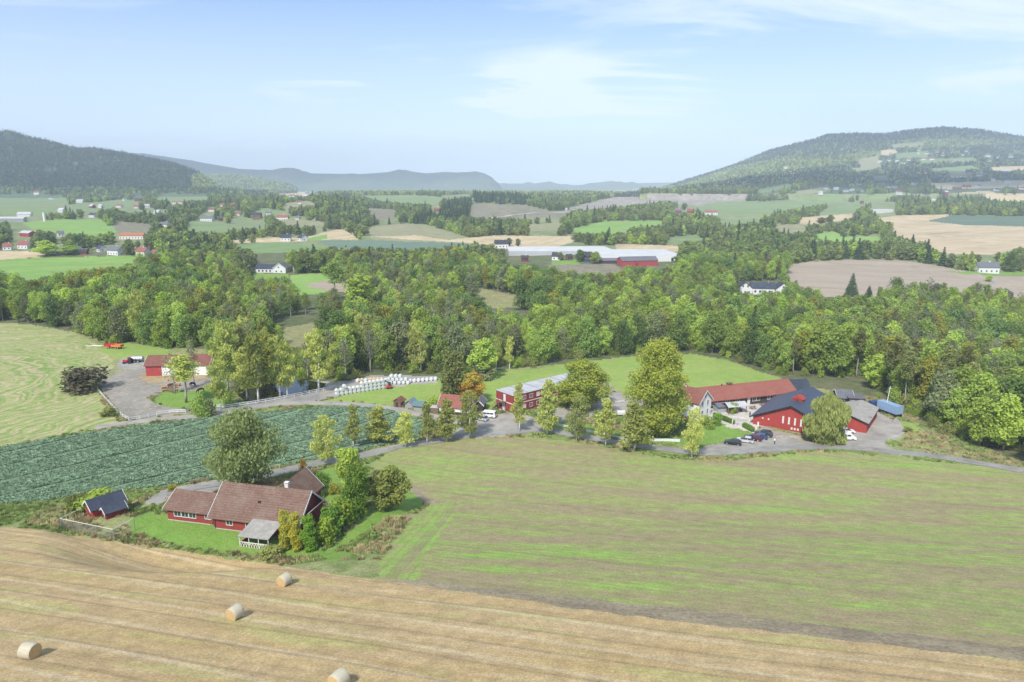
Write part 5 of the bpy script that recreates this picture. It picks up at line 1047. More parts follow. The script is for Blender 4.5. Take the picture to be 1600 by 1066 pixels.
for k in range(n_):
    for j in range(2 if k < 6 else 3):
        p = A_ + d_ * (k / (n_ - 1)); c = silage((p.x, p.y, gz(p.x, p.y) + j * 1.1 - .05), yw + math.pi / 2 + .04 * math.sin(k * 5 + j), 'white wrapped bale, %s from the left in the %s layer of the long white stack' % (o_[k], ['bottom', 'middle', 'top'][j]), 'white wrapped bales stacked in the long wall')
p = at(531, 617); silage((p.x + 1.5, p.y + .3, gz(p.x, p.y) + 2.15), yw + 1.5, 'lone white wrapped bale on top of the left end of the long stack', 'white wrapped bales stacked in the long wall')
for k in range(7):
    p = at(641 + k * 6.6, 597.5 - k * .55); silage((p.x, p.y, p.z), R(80), 'white round bale, %s from the left in the single row at the wood' % o_[k], 'white round bales in a single row')
for j, (n0, x0, z0) in enumerate(((6, 604, 0), (5, 607.5, 1.12), (3, 612, 2.24))):
    for k in range(n0):
        p = at(x0 + k * 6.7, 600 - j * .0); silage((p.x, p.y, p.z + z0), R(82), 'white round bale, %s from the left in the %s layer of the heap' % (o_[k], ['bottom', 'middle', 'top'][j]), 'white round bales in the pyramid heap')
for k, (x_, m_) in enumerate(((559, 'silage_wrap'), (565, 'straw'), (571.5, 'silage_wrap'), (578, 'straw'), (584, 'straw'), (590, 'straw'), (596, 'straw'))):
    p = at(x_, 597 - k * .3); silage((p.x, p.y, p.z), R(75), ('white wrapped' if m_ != 'straw' else 'weathered tan') + ' round bale, %s from the left in the mixed row behind the stack' % o_[k], 'mixed tan and white round bales', m_)
# ---------------------------------------------------------------- vehicles
def wheels(t, xs, w, r):
    for x in xs:
        for y in (-w, w):
            s = 1 if y > 0 else -1; wh = MB().tube([(x, y - .11 * s, r), (x, y + .11 * s, r)], r, 16).build('wheel', MA['rubber'], t); MB().tube([(x, y + .112 * s, r), (x, y + .125 * s, r)], r * .6, 12).build('rim', MA['steel'], wh)
def car(label, paint, loc, rz, kind='hatch', group=None):
    t = thing('parked_car' if kind != 'van' else 'parked_van', label, 'car' if kind != 'van' else 'van', loc, rz, group)
    if kind == 'van': prof = [(-2.45, .35), (-2.5, .9), (-2.42, 1.1), (-2.3, 1.95), (1.1, 1.98), (1.75, 1.25), (2.35, 1.0), (2.5, .75), (2.48, .35)]; gl = [(-2.2, 1.15), (-2.12, 1.78), (1.05, 1.82), (1.62, 1.2)]; W2 = .92; tz = 1.95; rx = (-2.2, 1.0)
    elif kind == 'suv': prof = [(-2.25, .4), (-2.3, .85), (-2.2, 1.08), (1.0, 1.1), (2.1, .98), (2.28, .8), (2.28, .4)]; gl = [(-2.05, 1.08), (-1.75, 1.62), (.3, 1.66), (1.15, 1.1)]; W2 = .92; rx = (-1.7, .25); tz = 1.66
    else: prof = [(-2.1, .3), (-2.15, .75), (-2.05, .93), (1.0, .92), (2.0, .78), (2.15, .6), (2.12, .3)]; gl = [(-2.0, .93), (-1.45, 1.42), (.1, 1.46), (1.1, .92)]; W2 = .86; rx = (-1.4, .05); tz = 1.46
    def sec(pr, w, n=6): return pr
    b = MB(); ws = [(W2, .0), (W2 - .05, .05)]
    pr = prof; cx_ = sum(p[0] for p in pr) / len(pr); cz_ = sum(p[1] for p in pr) / len(pr)
    b.loft([[(cx_ + (x - cx_) * k, y, cz_ + (z - cz_) * k) for x, z in pr] for y, k in ((-W2, .94), (-W2 + .09, 1), (W2 - .09, 1), (W2, .94))]); b.build('body', MA[paint], t)
    if kind == 'van':
        g = MB().box(-1.95, -1.0, -W2 - .004, W2 + .004, 1.2, 1.68).box(-.92, .05, -W2 - .004, W2 + .004, 1.2, 1.68).box(.13, 1.0, -W2 - .004, W2 + .004, 1.2, 1.68)
        g.add([(1.2, -.78, 1.9), (1.2, .78, 1.9), (1.78, .82, 1.26), (1.78, -.82, 1.26)], [(0, 1, 2, 3)]).box(-2.43, -2.40, -.75, .75, 1.2, 1.72); g.build('windows', MA['glass'], t)
    else:
        g = MB().loft([[(x * .98, y * k, z if z > 1.1 else z - .02) for x, z in gl] for y, k in ((-W2 + .07, 1), (-W2 + .16, 1), (W2 - .16, 1), (W2 - .07, 1))])
        g = MB(); a_, b_, c_, d_ = gl; wl, wh = W2 - .06, W2 - .2; v = [(a_[0], -wl, a_[1]), (b_[0], -wh, b_[1]), (c_[0], -wh, c_[1]), (d_[0], -wl, d_[1]), (a_[0], wl, a_[1]), (b_[0], wh, b_[1]), (c_[0], wh, c_[1]), (d_[0], wl, d_[1])]
        g.add(v, [(0, 1, 2, 3), (7, 6, 5, 4), (0, 4, 5, 1), (1, 5, 6, 2), (2, 6, 7, 3), (3, 7, 4, 0)]).build('windows', MA['glass'], t); MB().box(rx[0], rx[1], -wh, wh, tz - .03, tz + .04).bar((-.6, -wl - .01, .95), (-.65, -wh - .01, tz), .07).bar((-.6, wl + .01, .95), (-.65, wh + .01, tz), .07).build('roof', MA[paint], t)
    wheels(t, (-1.35, 1.35) if kind != 'van' else (-1.5, 1.5), W2 - .06, .33 if kind != 'suv' else .37)
    xf = prof[-1][0] - .02; hz_ = .68 if kind != 'van' else .85
    for y in (-.62, .62): MB().box(xf - .06, xf + .02, y - .14, y + .14, hz_ - .07, hz_ + .07).build('headlight', MA['steel'], t); MB().box(prof[0][0] - .06, prof[0][0] + .03, y - .12, y + .12, hz_, hz_ + .16).build('taillight', MA['red_paint'], t)
    MB().box(prof[0][0] - .035, prof[0][0] + .01, -.26, .26, .5, .61).build('number_plate', MA['white'], t)
    return t
CG = 'cars parked in a row by the lawn'
for (x_, y_, pc, kd, lb) in ((1145, 694.5, 'car_black', 'hatch', 'black estate car, leftmost and nearest of the row by the lawn'), (1164, 691, 'car_silver', 'hatch', 'silver hatchback between the black and the maroon car'), (1176, 688, 'car_maroon', 'suv', 'dark maroon car between the silver and the blue car'), (1186, 685.5, 'car_blue', 'hatch', 'blue car, second from the right of the row'), (1193, 681.5, 'car_dark', 'suv', 'dark grey car, farthest back of the row by the lawn')):
    p = at(x_, y_); car(lb, pc, p, R(155), kd, CG)
for (x_, y_, pc, kd, rz, lb) in ((1331, 669, 'car_black', 'suv', 175, 'black SUV parked beside the small red annex'), (1322, 676.5, 'car_white', 'hatch', -5, 'white estate car between the black SUV and the camper van'), (1321, 687, 'car_white', 'van', -8, 'white camper van right of the weeping willow'), (762, 652, 'car_white', 'van', 165, 'white minibus in front of the two-storey red block'), (752, 656.5, 'car_silver', 'hatch', 150, 'silver car half hidden beside the white minibus')):
    p = at(x_, y_); car(lb, pc, p, R(rz), kd)
t = thing('container_truck', 'blue container on a truck chassis at the edge of the right hand wood', 'truck', at(1369, 643), R(-72)); MB().box(0, 7.0, 0, 2.5, 1.15, 3.5).build('container', MA['container_blue'], t); rb = MB()
for k in range(23): rb.box(.1 + k * .3, .22 + k * .3, -.04, -.003, 1.25, 3.65)
rb.build('container_ribs', MA['container_blue'], t); MB().box(7.003, 7.05, .1, 1.2, 1.25, 3.6).box(7.003, 7.05, 1.3, 2.4, 1.25, 3.6).build('container_door', MA['container_blue'], t); MB().box(-3.2, 7, .4, 2.1, .75, 1.15).build('chassis', MA['black'], t)
MB().box(-3.3, -1.4, .1, 2.4, .9, 2.4).build('cab', MA['car_blue'], t); MB().box(-3.33, -3.3, .3, 2.2, 1.6, 2.2).build('windscreen', MA['glass'], t)
for x in (-2.4, .8, 5.2, 6.3):
    for y in (.2, 2.3): MB().tube([(x, y - .15, .5), (x, y + .15, .5)], .5, 14).build('wheel', MA['rubber'], t)
def trailer(label, loc, rz, paint, L=4.5):
    t = thing('farm_trailer', label, 'trailer', loc, rz); MB().box(-L / 2, L / 2, -1.1, 1.1, .9, 1.05).box(-L / 2, L / 2, -1.1, -1.04, 1.05, 1.9).box(-L / 2, L / 2, 1.04, 1.1, 1.05, 1.9).box(-L / 2, -L / 2 + .06, -1.04, 1.04, 1.05, 1.9).box(L / 2 - .06, L / 2, -1.04, 1.04, 1.05, 1.9).build('box', MA[paint], t); MB().bar((L / 2, 0, .8), (L / 2 + 1.6, 0, .5), .12).build('drawbar', MA['red_paint'], t); wheels(t, (-.7, .3), 1.0, .45); return t
trailer('red farm trailer parked by the wood edge, left of the orange one', at(172, 544), R(190), 'red_paint', 4); trailer('orange farm trailer parked by the wood edge, right of the red one', at(184, 545), R(175), 'orange', 4.2)
t = thing('slurry_tanker', 'grey slurry tanker parked at the left end of the small barn', 'tanker', at(214, 566), R(4)); MB().tube([(-2.6, 0, 1.5), (-2.4, 0, 1.5), (2.4, 0, 1.5), (2.6, 0, 1.5)], [.6, .95, .95, .6], 18).build('tank', MA['steel'], t, smoothit=False); MB().box(-2.5, 2.5, -.7, .7, .55, .8).build('chassis', MA['black'], t); wheels(t, (-.5, .8), .95, .5)
for x in (-1.4, 0, 1.4): MB().tube([(x - .03, 0, 1.5), (x + .03, 0, 1.5)], .98, 18).build('tank_band', MA['roof_seam'], t)
t = thing('tractor', 'small red tractor beside the grey slurry tanker', 'tractor', at(200, 568), R(185)); MB().box(-.3, 1.7, -.4, .4, .7, 1.4).build('bonnet', MA['red_paint'], t); MB().box(-1.2, -.2, -.6, .6, 1.2, 1.35).box(-1.2, -.2, -.65, .65, 2.3, 2.42).build('cab_roof', MA['red_paint'], t); MB().box(-1.15, -.25, -.58, .58, 1.35, 2.3).build('cab_glass', MA['glass'], t)
for y in (-.8, .8):
    MB().tube([(-.9, y - .2, .8), (-.9, y + .2, .8)], .8, 16).build('rear_wheel', MA['rubber'], t); MB().tube([(1.2, y - .12, .45), (1.2, y + .12, .45)], .45, 14).build('front_wheel', MA['rubber'], t)
t = thing('excavator', 'small red excavator between the long white stack and the bale heap', 'excavator', at(608, 607), R(20)); MB().box(-1, 1, -.9, -.5, 0, .5).box(-1, 1, .5, .9, 0, .5).build('tracks', MA['rubber'], t, bevel=.08); MB().box(-1, .7, -.7, .7, .5, 1.1).build('body', MA['red_paint'], t); MB().box(-.3, .6, -.6, .1, 1.1, 2.2).build('cab', MA['glass'], t); MB().bar((.7, .3, .9), (-1.2, .3, 2.9), .2).bar((-1.2, .3, 2.9), (-2.4, .3, 1.4), .16).bar((-2.4, .3, 1.4), (-2.1, .3, .9), .4).build('arm', MA['black'], t)
# ---------------------------------------------------------------- fences
def railfence(name, label, pts, posts=2.6, h=1.05, rails=(.45, .95), rw=.13, mat='white', solid=False):
    w = [at(*p) for p in pts]; t = thing(name, label, 'fence', w[0]); fine = []
    for a, b in zip(w[:-1], w[1:]):
        n = max(1, round((b - a).length / posts)); fine += [a.lerp(b, k / n) for k in range(n)]
    fine.append(w[-1]); fine = [Vector((p.x, p.y, gz(p.x, p.y))) - w[0] for p in fine]; r = MB()
    for p in fine[:100]: MB().box(p.x - .06, p.x + .06, p.y - .06, p.y + .06, p.z - .3, p.z + h).build('post', MA[mat], t)
    for a, b in zip(fine[:-1], fine[1:]):
        for z in rails: r.bar(a + Vector((0, 0, z)), b + Vector((0, 0, z)), .04, rw)
    r.build('rail', MA[mat], t); return t
railfence('rail_fence', 'white two-rail fence curving around the grey paddock', [(203, 575), (183, 579), (160, 585), (151, 593), (150.5, 601), (153, 611), (164, 624), (179, 640), (192, 652), (202, 658), (219, 655), (245, 649), (265, 646), (290, 645)], rw=.2)
railfence('rail_fence', 'white two-rail fence running along the pond to the white stack', [(300, 638), (350, 638), (400, 631), (430, 626), (460, 620), (495, 613), (526, 607)], rw=.2)
railfence('plank_fence', 'low white plank fence along the lane in front of the maples', [(836, 658), (852, 661), (882, 668), (909, 673.5), (927, 677), (965, 685.5), (984, 690), (1010, 690), (1040, 690), (1062, 691)], 2.2, .82, (.2, .44, .68), .24)
railfence('plank_fence', 'short low white plank fence bent around the grass by the red block', [(950, 622), (962, 630), (975, 628), (985, 622), (978, 616)], 2.0, .6, (.25, .5), .2)
t = thing('gate', 'grey metal gate between the two white rail fences', 'gate', at(291, 645), math.atan2(at(300, 638).y - at(291, 645).y, at(300, 638).x - at(291, 645).x)); g = MB()
for z in (.3, .6, .9, 1.2): g.bar((0, 0, z), (3.0, 0, z), .05)
for x in (0, 1.5, 3.0): g.bar((x, 0, .1), (x, 0, 1.25), .06)
g.build('gate_frame', MA['steel'], t)
def pole(label, x, y, y1, tilt=0, mat='off_white', r=.13):
    p = at(x, y); d = p.y * ct + (CAMZ - p.z) * st; h = (y - y1) * d / F / .95; t = thing('wooden_pole', label, 'pole', p); MB().tube([(0, 0, -.5), (tilt, 0, h)], [r, r * .7], 8).build('shaft', MA[mat], t); MB().box(tilt - .5, tilt + .5, -.05, .05, h - .7, h - .58).build('crossbar', MA[mat], t); return t
pole('pale leaning pole beside the blue container truck', 1382, 646, 604, .8); pole('slim wooden pole by the garden trees near the lane', 560, 735, 690, 0, 'grey_wood', .1)
# ---------------------------------------------------------------- yard furniture
t = thing('swing_frame', 'white A-frame swing standing by the hedge on the lawn', 'swing', at(1145, 664), R(-33)); s = MB()
for x in (0, 4.4):
    s.bar((x, -1, 0), (x, 0, 2.4), .14).bar((x, 1, 0), (x, 0, 2.4), .14).bar((x, -.5, 1.1), (x, .5, 1.1), .08)
s.bar((0, 0, 2.4), (4.4, 0, 2.4), .14).build('frame', MA['off_white'], t)
for x in (1.3, 3.0): sw = MB().box(x - .25, x + .25, -.12, .12, .5, .54).build('swing_seat', MA['black'], t); MB().bar((x - .22, 0, .54), (x - .22, 0, 2.4), .02).bar((x + .22, 0, .54), (x + .22, 0, 2.4), .02).build('rope', MA['steel'], sw)
t = bld('open_shelter', 'open shelter with pale roof on wooden posts in the courtyard', (1138, 648), 14, cat='shelter'); s = MB()
for x in (.1, 3, 5.9):
    for y in (.1, 3.4): s.box(x - .08, x + .08, y - .08, y + .08, -.3, 2.3)
s.build('post', MA['brown_wood'], t); MB().prism([(-.4, 2.2), (1.75, 3.1), (3.9, 2.2), (3.9, 2.32), (1.75, 3.22), (-.4, 2.32)], 'x', -.3, 6.3).build('roof', MA['light_roof'], t); MB().box(.5, 5.5, 1.2, 2.2, .7, .78).box(.6, .8, 1.3, 2.1, 0, .7).box(5.2, 5.4, 1.3, 2.1, 0, .7).build('table', MA['brown_wood'], t)
t = bld('garden_tent', 'low pale blue grey canvas shed between white house and open shelter', (1122, 645), 14, cat='tent'); gable_block(t, 0, 0, 3.2, 3, 1.8, .6, 'grey_boards', 'grey_tile', trim=None)
for k, (x_, y_, lb) in enumerate(((1176, 639, 'wooden picnic bench nearest the hall in the courtyard'), (1192, 634, 'wooden picnic bench by the middle doors of the stable'), (1208, 632, 'wooden picnic bench by the right doors of the stable'))):
    t = thing('picnic_bench', lb, 'bench', at(x_, y_), R(18), 'picnic benches in the courtyard'); MB().box(-.9, .9, -.35, .35, .7, .76).build('tabletop', MA['brown_wood'], t); MB().box(-.9, .9, -.85, -.6, .42, .47).box(-.9, .9, .6, .85, .42, .47).build('seat', MA['brown_wood'], t); MB().bar((-.7, -.7, 0), (-.7, .3, .7), .08).bar((-.7, .7, 0), (-.7, -.3, .7), .08).bar((.7, -.7, 0), (.7, .3, .7), .08).bar((.7, .7, 0), (.7, -.3, .7), .08).build('leg', MA['brown_wood'], t)
t = thing('notice_stand', 'little white notice stand with pitched cap behind the plank fence', 'sign', at(875, 662), R(-10)); MB().box(-.5, -.38, -.06, .06, 0, 1.6).box(.38, .5, -.06, .06, 0, 1.6).build('post', MA['white'], t); MB().box(-.38, .38, -.03, .03, .7, 1.5).build('board', MA['off_white'], t); MB().prism([(-.7, 1.55), (.7, 1.55), (0, 2.05)], 'y', -.3, .3).build('cap', MA['white'], t)
t = thing('play_slide', 'blue plastic play slide under the trees left of the large maple', 'slide', at(980, 668), R(10)); MB().bar((0, 0, 1.7), (2.2, 0, .2), .7, .12).build('chute', plain('blue_plastic', (.03, .30, .62), .4), t); MB().bar((0, -.35, 0), (0, -.35, 1.9), .1).bar((0, .35, 0), (0, .35, 1.9), .1).bar((-.3, 0, .5), (.0, 0, .5), .6, .06).bar((-.3, 0, 1.1), (0, 0, 1.1), .6, .06).build('ladder', MA['orange'], t)
t = thing('wheelie_bin', 'black wheelie bin at the right end of the two-storey red block', 'bin', at(948, 623)); MB().loft([[(-.25, -.3, 0), (.25, -.3, 0), (.25, .3, 0), (-.25, .3, 0)], [(-.33, -.38, 1.0), (.33, -.38, 1.0), (.33, .38, 1.0), (-.33, .38, 1.0)]]).build('tub', MA['black'], t); MB().box(-.36, .36, -.42, .4, 1.0, 1.07).build('lid', MA['black'], t)
t = thing('covered_trailer', 'small white covered trailer on the gravel left of the large maple', 'trailer', at(972, 650), R(5)); MB().box(-1.5, 1.5, -.8, .8, .5, 1.5).build('cover', MA['white'], t, bevel=.12); MB().bar((1.5, 0, .5), (2.5, 0, .4), .1).build('drawbar', MA['steel'], t); wheels(t, (0,), .8, .3)
# ---------------------------------------------------------------- people and animals
def figure(name, label, loc, rz, shirt, trousers, armout=0):
    t = thing(name, label, 'person', loc, rz); J = [(0, 0, .95), (0, 0, 1.15), (0, 0, 1.38), (0, 0, 1.48), (0, .01, 1.56), (0, .015, 1.66), (0, .0, 1.74), (.17, 0, 1.40), (.24 + armout, .02, 1.13), (.27 + armout, .08, .88), (-.17, 0, 1.40), (-.24, -.02, 1.13), (-.25, .06, .88), (.09, 0, .9), (.11, .05, .49), (.12, .0, .08), (.12, .17, .03), (-.09, 0, .9), (-.11, -.03, .49), (-.12, -.1, .08), (-.12, .07, .03)]
    E = [(0, 1), (1, 2), (2, 3), (3, 4), (4, 5), (5, 6), (2, 7), (7, 8), (8, 9), (2, 10), (10, 11), (11, 12), (0, 13), (13, 14), (14, 15), (15, 16), (0, 17), (17, 18), (18, 19), (19, 20)]
    rad = [.15, .14, .16, .06, .075, .10, .05, .07, .045, .035, .07, .045, .035, .095, .065, .045, .04, .095, .065, .045, .04]
    me = bpy.data.meshes.new('body'); me.from_pydata(J, E, []); o = bpy.data.objects.new('body', me); COL.objects.link(o); o.parent = t
    bm = bmesh.new(); bm.from_mesh(me); sk_ = bm.verts.layers.skin.verify(); bm.verts.ensure_lookup_table()
    for i, r in enumerate(rad): bm.verts[i][sk_].radius = (r, r * (.72 if i in (0, 1, 2) else 1))
    bm.verts[0][sk_].use_root = True; bm.to_mesh(me); bm.free(); o.modifiers.new('skin', 'SKIN'); o.modifiers.new('sub', 'SUBSURF').levels = 1
    m = Mt('clothed_figure_' + shirt, .8); sx = m.n('ShaderNodeSeparateXYZ'); tc_ = m.n('ShaderNodeTexCoord'); m.l(tc_.outputs['Object'], sx.inputs[0]); z = sx.outputs[2]
    c = m.mix(m.ma('GREATER_THAN', z, .93), trousers, {'w': (.75, .74, .72), 'd': (.05, .05, .07)}[shirt]); c = m.mix(m.ma('GREATER_THAN', z, 1.46), c, (.5, .3, .22)); c = m.mix(m.ma('LESS_THAN', z, .09), c, (.03, .03, .03)); o.data.materials.append(m.out(c))
    MB().tube([(0, -.03, 1.66), (0, -.02, 1.74), (0, -.01, 1.80)], [.115, .108, .05], 10).build('hair', plain('hair', (.06, .04, .03), .8), t, smoothit=True)
    MB().box(-.02, .02, .1, .135, 1.62, 1.67).build('nose', MA['skin'], t); return t
figure('person', 'person in white shirt and dark blue trousers standing on the gravel', at(1210, 694), R(20), 'w', (.04, .06, .14)); figure('person', 'person in dark clothes standing at the left corner of the hall', at(1171.5, 652), R(120), 'd', (.04, .04, .05))
def cattle(name, label, cat, loc, rz, col, lying=False, graze=True):
    t = thing(name, label, cat, loc, rz); dz = -.62 if lying else 0; hd = [(1.15, 0, 1.05 if graze else 1.5), (1.45, 0, .55 if graze else 1.75), (1.62, 0, .25 if graze else 1.6)]
    J = [(0, 0, 1.15), (.55, 0, 1.2), (.9, 0, 1.25)] + hd + [(-.5, 0, 1.15), (-.9, 0, 1.2), (-1.1, 0, 1.0), (-1.12, 0, .5)]; E = [(0, 1), (1, 2), (2, 3), (3, 4), (4, 5), (0, 6), (6, 7), (7, 8), (8, 9)]; rad = [.36, .37, .33, .2, .15, .10, .36, .3, .06, .03]
    for y in (-.2, .2):
        for par, pts_ in ((2, [(.78, y, .75), (.82, y, .42), (.8, y, .04)]), (7, [(-.85, y, .8), (-1.02, y, .45), (-.95, y, .04)])):
            pr = par
            for q, r in zip(pts_, (.13, .07, .065)):
                if lying: q = (q[0] + .25 * (1 if par == 2 else .6), q[1] * 1.7, max(q[2], .66) if q[2] > .5 else .70)
                J.append(q); E.append((pr, len(J) - 1)); rad.append(r); pr = len(J) - 1
    J = [(a, b, c + dz) for a, b, c in J]; 
    if lying: J[3] = (1.15, 0, .85); J[4] = (1.4, .1, 1.0); J[5] = (1.6, .15, .9); J[9] = (-1.2, .2, .1)
    me = bpy.data.meshes.new('body'); me.from_pydata(J, E, []); o = bpy.data.objects.new('body', me); COL.objects.link(o); o.parent = t
    bm = bmesh.new(); bm.from_mesh(me); sk_ = bm.verts.layers.skin.verify(); bm.verts.ensure_lookup_table()
    for i, r in enumerate(rad): bm.verts[i][sk_].radius = (r, r)
    bm.verts[0][sk_].use_root = True; bm.to_mesh(me); bm.free(); o.modifiers.new('skin', 'SKIN'); o.modifiers.new('sub', 'SUBSURF').levels = 1; me.materials.append(plain('hide_%s' % name, col, .8, 0, .2, .25, 2)); return t
cattle('horse', 'dark brown horse grazing on the grass right of the small barn', 'horse', at(314, 613), R(235), (.07, .03, .02)); cattle('cow', 'black calf standing under the birch by the small barn', 'cow', at(302, 604), R(160), (.015, .015, .018))
cattle('cow', 'tan cow lying at the left of the muck heap', 'cow', at(258, 607), R(200), (.42, .24, .12), True); cattle('cow', 'dark brown cow lying behind the muck heap', 'cow', at(267, 603), R(20), (.09, .045, .03), True); cattle('cow', 'orange brown cow lying at the right of the muck heap', 'cow', at(277, 603), R(-20), (.38, .17, .06), True)
def heap(name, label, loc, rx, ry, h, mat):
    t = thing(name, label, 'heap', loc); g = np.random.RandomState(int(loc[0] * 3) & 255); V = []; Q = []
    for j in range(7):
        for k in range(18): a_ = k * math.pi / 9; r_ = 1 - j / 6.2; V.append((rx * r_ * math.cos(a_) * (1 + .2 * g.rand()), ry * r_ * math.sin(a_) * (1 + .2 * g.rand()), h * (1 - r_ ** 1.6) - .15 + .12 * g.rand()))
    for j in range(6):
        for k in range(18): Q.append((j * 18 + k, j * 18 + (k + 1) % 18, (j + 1) * 18 + (k + 1) % 18, (j + 1) * 18 + k))
    mesh_np('mound', V, Q, mat, t); return t
heap('muck_heap', 'low brown muck heap with cattle lying around it', at(266, 606), 2.4, 1.3, .6, plain('muck', (.13, .08, .05), .95, 0, .1, .4, 2)); heap('stone_heap', 'grey stone heap on the grass inside the paddock', at(243, 617), 1.8, 1.2, .9, plain('stone_grey', (.20, .20, .17), .9, 0, .1, .4, 2)); heap('rubble_heap', 'rubble and boards lying below the front of the red hall', at(1232, 682), 6.5, 1.2, .5, plain('rubble', (.30, .25, .21), .95, 0, .1, .4, 2))
heap('boulder', 'grey boulder in the grass right of the blue container', at(1400, 659), 1.1, .8, 1.2, plain('boulder_grey', (.24, .23, .21), .9, 0, .1, .3, 2))
t = thing('white_pipes', 'white pipes lying in the grass left of the red trailer', 'pipes', at(147, 541)); MB().tube([(-3.5, 0, .15), (3.5, -.5, .15)], .12, 8).tube([(-1, .8, .15), (4.2, .2, .15)], .12, 8).build('pipe', MA['white'], t)
# ---------------------------------------------------------------- single trees, shrubs and hedges
def ptree(key, x, y, y1, label, w=None, name='broadleaf_tree', cat='tree', group=None, leaf=None):
    p = at(x, y); d = p.y * ct + (CAMZ - p.z) * st; h = (y - y1) * d / F / .96; H = PROTO[key][5]; V = PROTO[key][1]; sx = h / H
    if w: wid = np.percentile(V[:, 0], 99) - np.percentile(V[:, 0], 1); sx = w * d / F / wid
    return tree(key, p.x, p.y, sx, label, name, cat, group, None, leaf, h / H)
proto('maple_big', 'maple', 'bark', 26, .6, .06, 7.6, 32000, .42, 46, 3.0, 'column', 101, 9, shell=.5); proto('maple_wide', 'maple', 'bark', 14, .35, .14, 7.2, 14000, .40, 26, 2.3, 'round', 102, 10); proto('orange', 'orange', 'bark', 8, .2, .12, 3.2, 3600, .42, 15, 1.6, 'round', 103)
proto('willow', 'willow', 'bark', 13, .45, .03, 5.6, 20000, .5, 34, 2.1, 'round', 104, 9, droop=.72, flat=1.7); proto('oldbirch', 'birch', 'birch_bark', 14.5, .3, .10, 5.6, 14000, .40, 34, 2.1, 'round', 105, 9, droop=.5, flat=1.2); proto('garden', 'wood', 'bark', 8, .2, .12, 2.7, 7500, .34, 18, 1.35, 'column', 106); proto('apple', 'birch', 'grey_bark', 5.5, .14, .2, 3.0, 6500, .30, 16, 1.25, 'round', 107)
proto('rowbirch0', 'birch', 'birch_bark', 12, .14, .16, 2.9, 3400, .36, 20, 1.25, 'column', 110, 10, .35, 1.4); proto('rowbirch1', 'birch', 'birch_bark', 12, .14, .20, 2.5, 2500, .36, 18, 1.1, 'cone', 111, 10, .35, 1.4); proto('rowbirch2', 'birch', 'birch_bark', 12, .14, .14, 2.7, 3000, .36, 18, 1.2, 'cone', 112, 10, .35, 1.4)
ptree('maple_big', 1026, 682, 532, 'huge old maple with yellow green crown, tallest tree of the farm', 78); ptree('maple_wide', 909, 640, 563, 'wide maple turning yellow in front of the two-storey red block', 72); ptree('orange', 739, 628, 583, 'autumn maple in orange and yellow left of the red block', 42); ptree('willow', 1289, 692, 618, 'large pale weeping willow in front of the red hall', 56, 'willow_tree')
ptree('oldbirch', 387, 760, 638, 'large weeping birch behind the long red farmhouse', 92, 'birch_tree', leaf='weeping'); ptree('dense1', 708, 625, 548, 'tall dense tree beside the orange maple', 40, leaf='olive'); ptree('broad2', 754, 590, 530, 'round green tree at the wood edge above the orange maple', 40, leaf='wood')
ptree('garden', 549, 776, 699, 'dark upright garden tree behind the lighter one', 38, leaf='wood'); ptree('garden', 557, 806, 727, 'light green upright garden tree in front of the dark one', 36, leaf='bright'); ptree('apple', 613, 794, 731, 'spreading apple tree alone at the tip of the garden', 54, 'apple_tree'); ptree('apple', 593, 776, 736, 'small brownish fruit tree behind the apple tree', 30, 'fruit_tree', leaf='olive')
BR = 'birches lining the lane'
bl = ['leftmost birch of the lane row, right of the farmhouse birch', 'second birch of the lane row, thin, before the cabbage', 'third birch of the lane row, broad, before the cabbage', 'fourth birch of the lane row, near the covered sheds', 'fifth birch of the lane row, left of the cottage', 'sixth birch of the lane row, in front of the cottage', 'seventh birch of the lane row, left of the white minibus', 'slender birch before the left end of the red block', 'birch with white trunk before the middle of the red block', 'leafy birch behind the plank fence below the wide maple', 'birch between the wide maple and the play slide', 'birch immediately left of the huge maple', 'birch standing alone on the lane before the white house']
for i, (x, y, y1, w) in enumerate(((508, 724, 650, 50), (553, 700, 630, 32), (592, 693, 632, 48), (634, 699, 641, 34), (668, 692, 628, 30), (698, 690, 620, 36), (733, 684, 612, 42), (811, 674, 596, 30), (856, 679, 590, 38), (901, 689, 617, 42), (946, 697, 620, 44), (990, 704, 625, 52), (1081, 716, 636, 34))): ptree('rowbirch%d' % (i % 3), x, y, y1, bl[i], w * .80, 'birch_tree', group=BR, leaf='olive' if i == 9 else None)
for i, (x, y, y1, w, lb) in enumerate(((223, 538, 452, 30, 'tall white stemmed birch at the wood edge above the small barn'), (273, 615, 545, 28, 'thin half bare birch directly before the small barn'), (291, 629, 553, 42, 'leafy young tree before the white half of the small barn'), (304, 604, 520, 22, 'nearly bare white birch rising over the small barn roof'), (357, 612, 500, 44, 'broad birch right of the small barn'), (386, 625, 540, 32, 'birch at the left bank of the pond'), (404, 629, 512, 36, 'tall birch at the near bank of the pond'), (438, 622, 522, 34, 'birch before the middle of the pond'), (449, 621, 535, 30, 'birch with twin look before the pond'), (498, 611, 512, 34, 'white stemmed birch at the right end of the pond'), (345, 640, 560, 30, 'slim birch inside the rail fence left of the pond'))): ptree(['birch0', 'bare0', 'slim1', 'bare1', 'birch2', 'birch1', 'birch0', 'birch1', 'birch2', 'birch0', 'birch1'][i], x, y, y1, lb, w, 'birch_tree' if i != 2 else 'broadleaf_tree', leaf='birch' if i == 2 else None)
for i, (x, y, y1, w, lf_, lb) in enumerate(((447, 860, 792, 19, 'thuja_old', 'yellowing thuja column, left of the three by the porch'), (464, 862, 795, 18, 'thuja_old', 'yellowing thuja column, middle of the three by the porch'), (485, 862, 799, 22, 'thuja', 'bright green thuja column, right of the three by the porch'))): ptree('thuja', x, y, y1, lb, w, 'thuja', 'shrub', 'thuja columns by the porch', lf_)
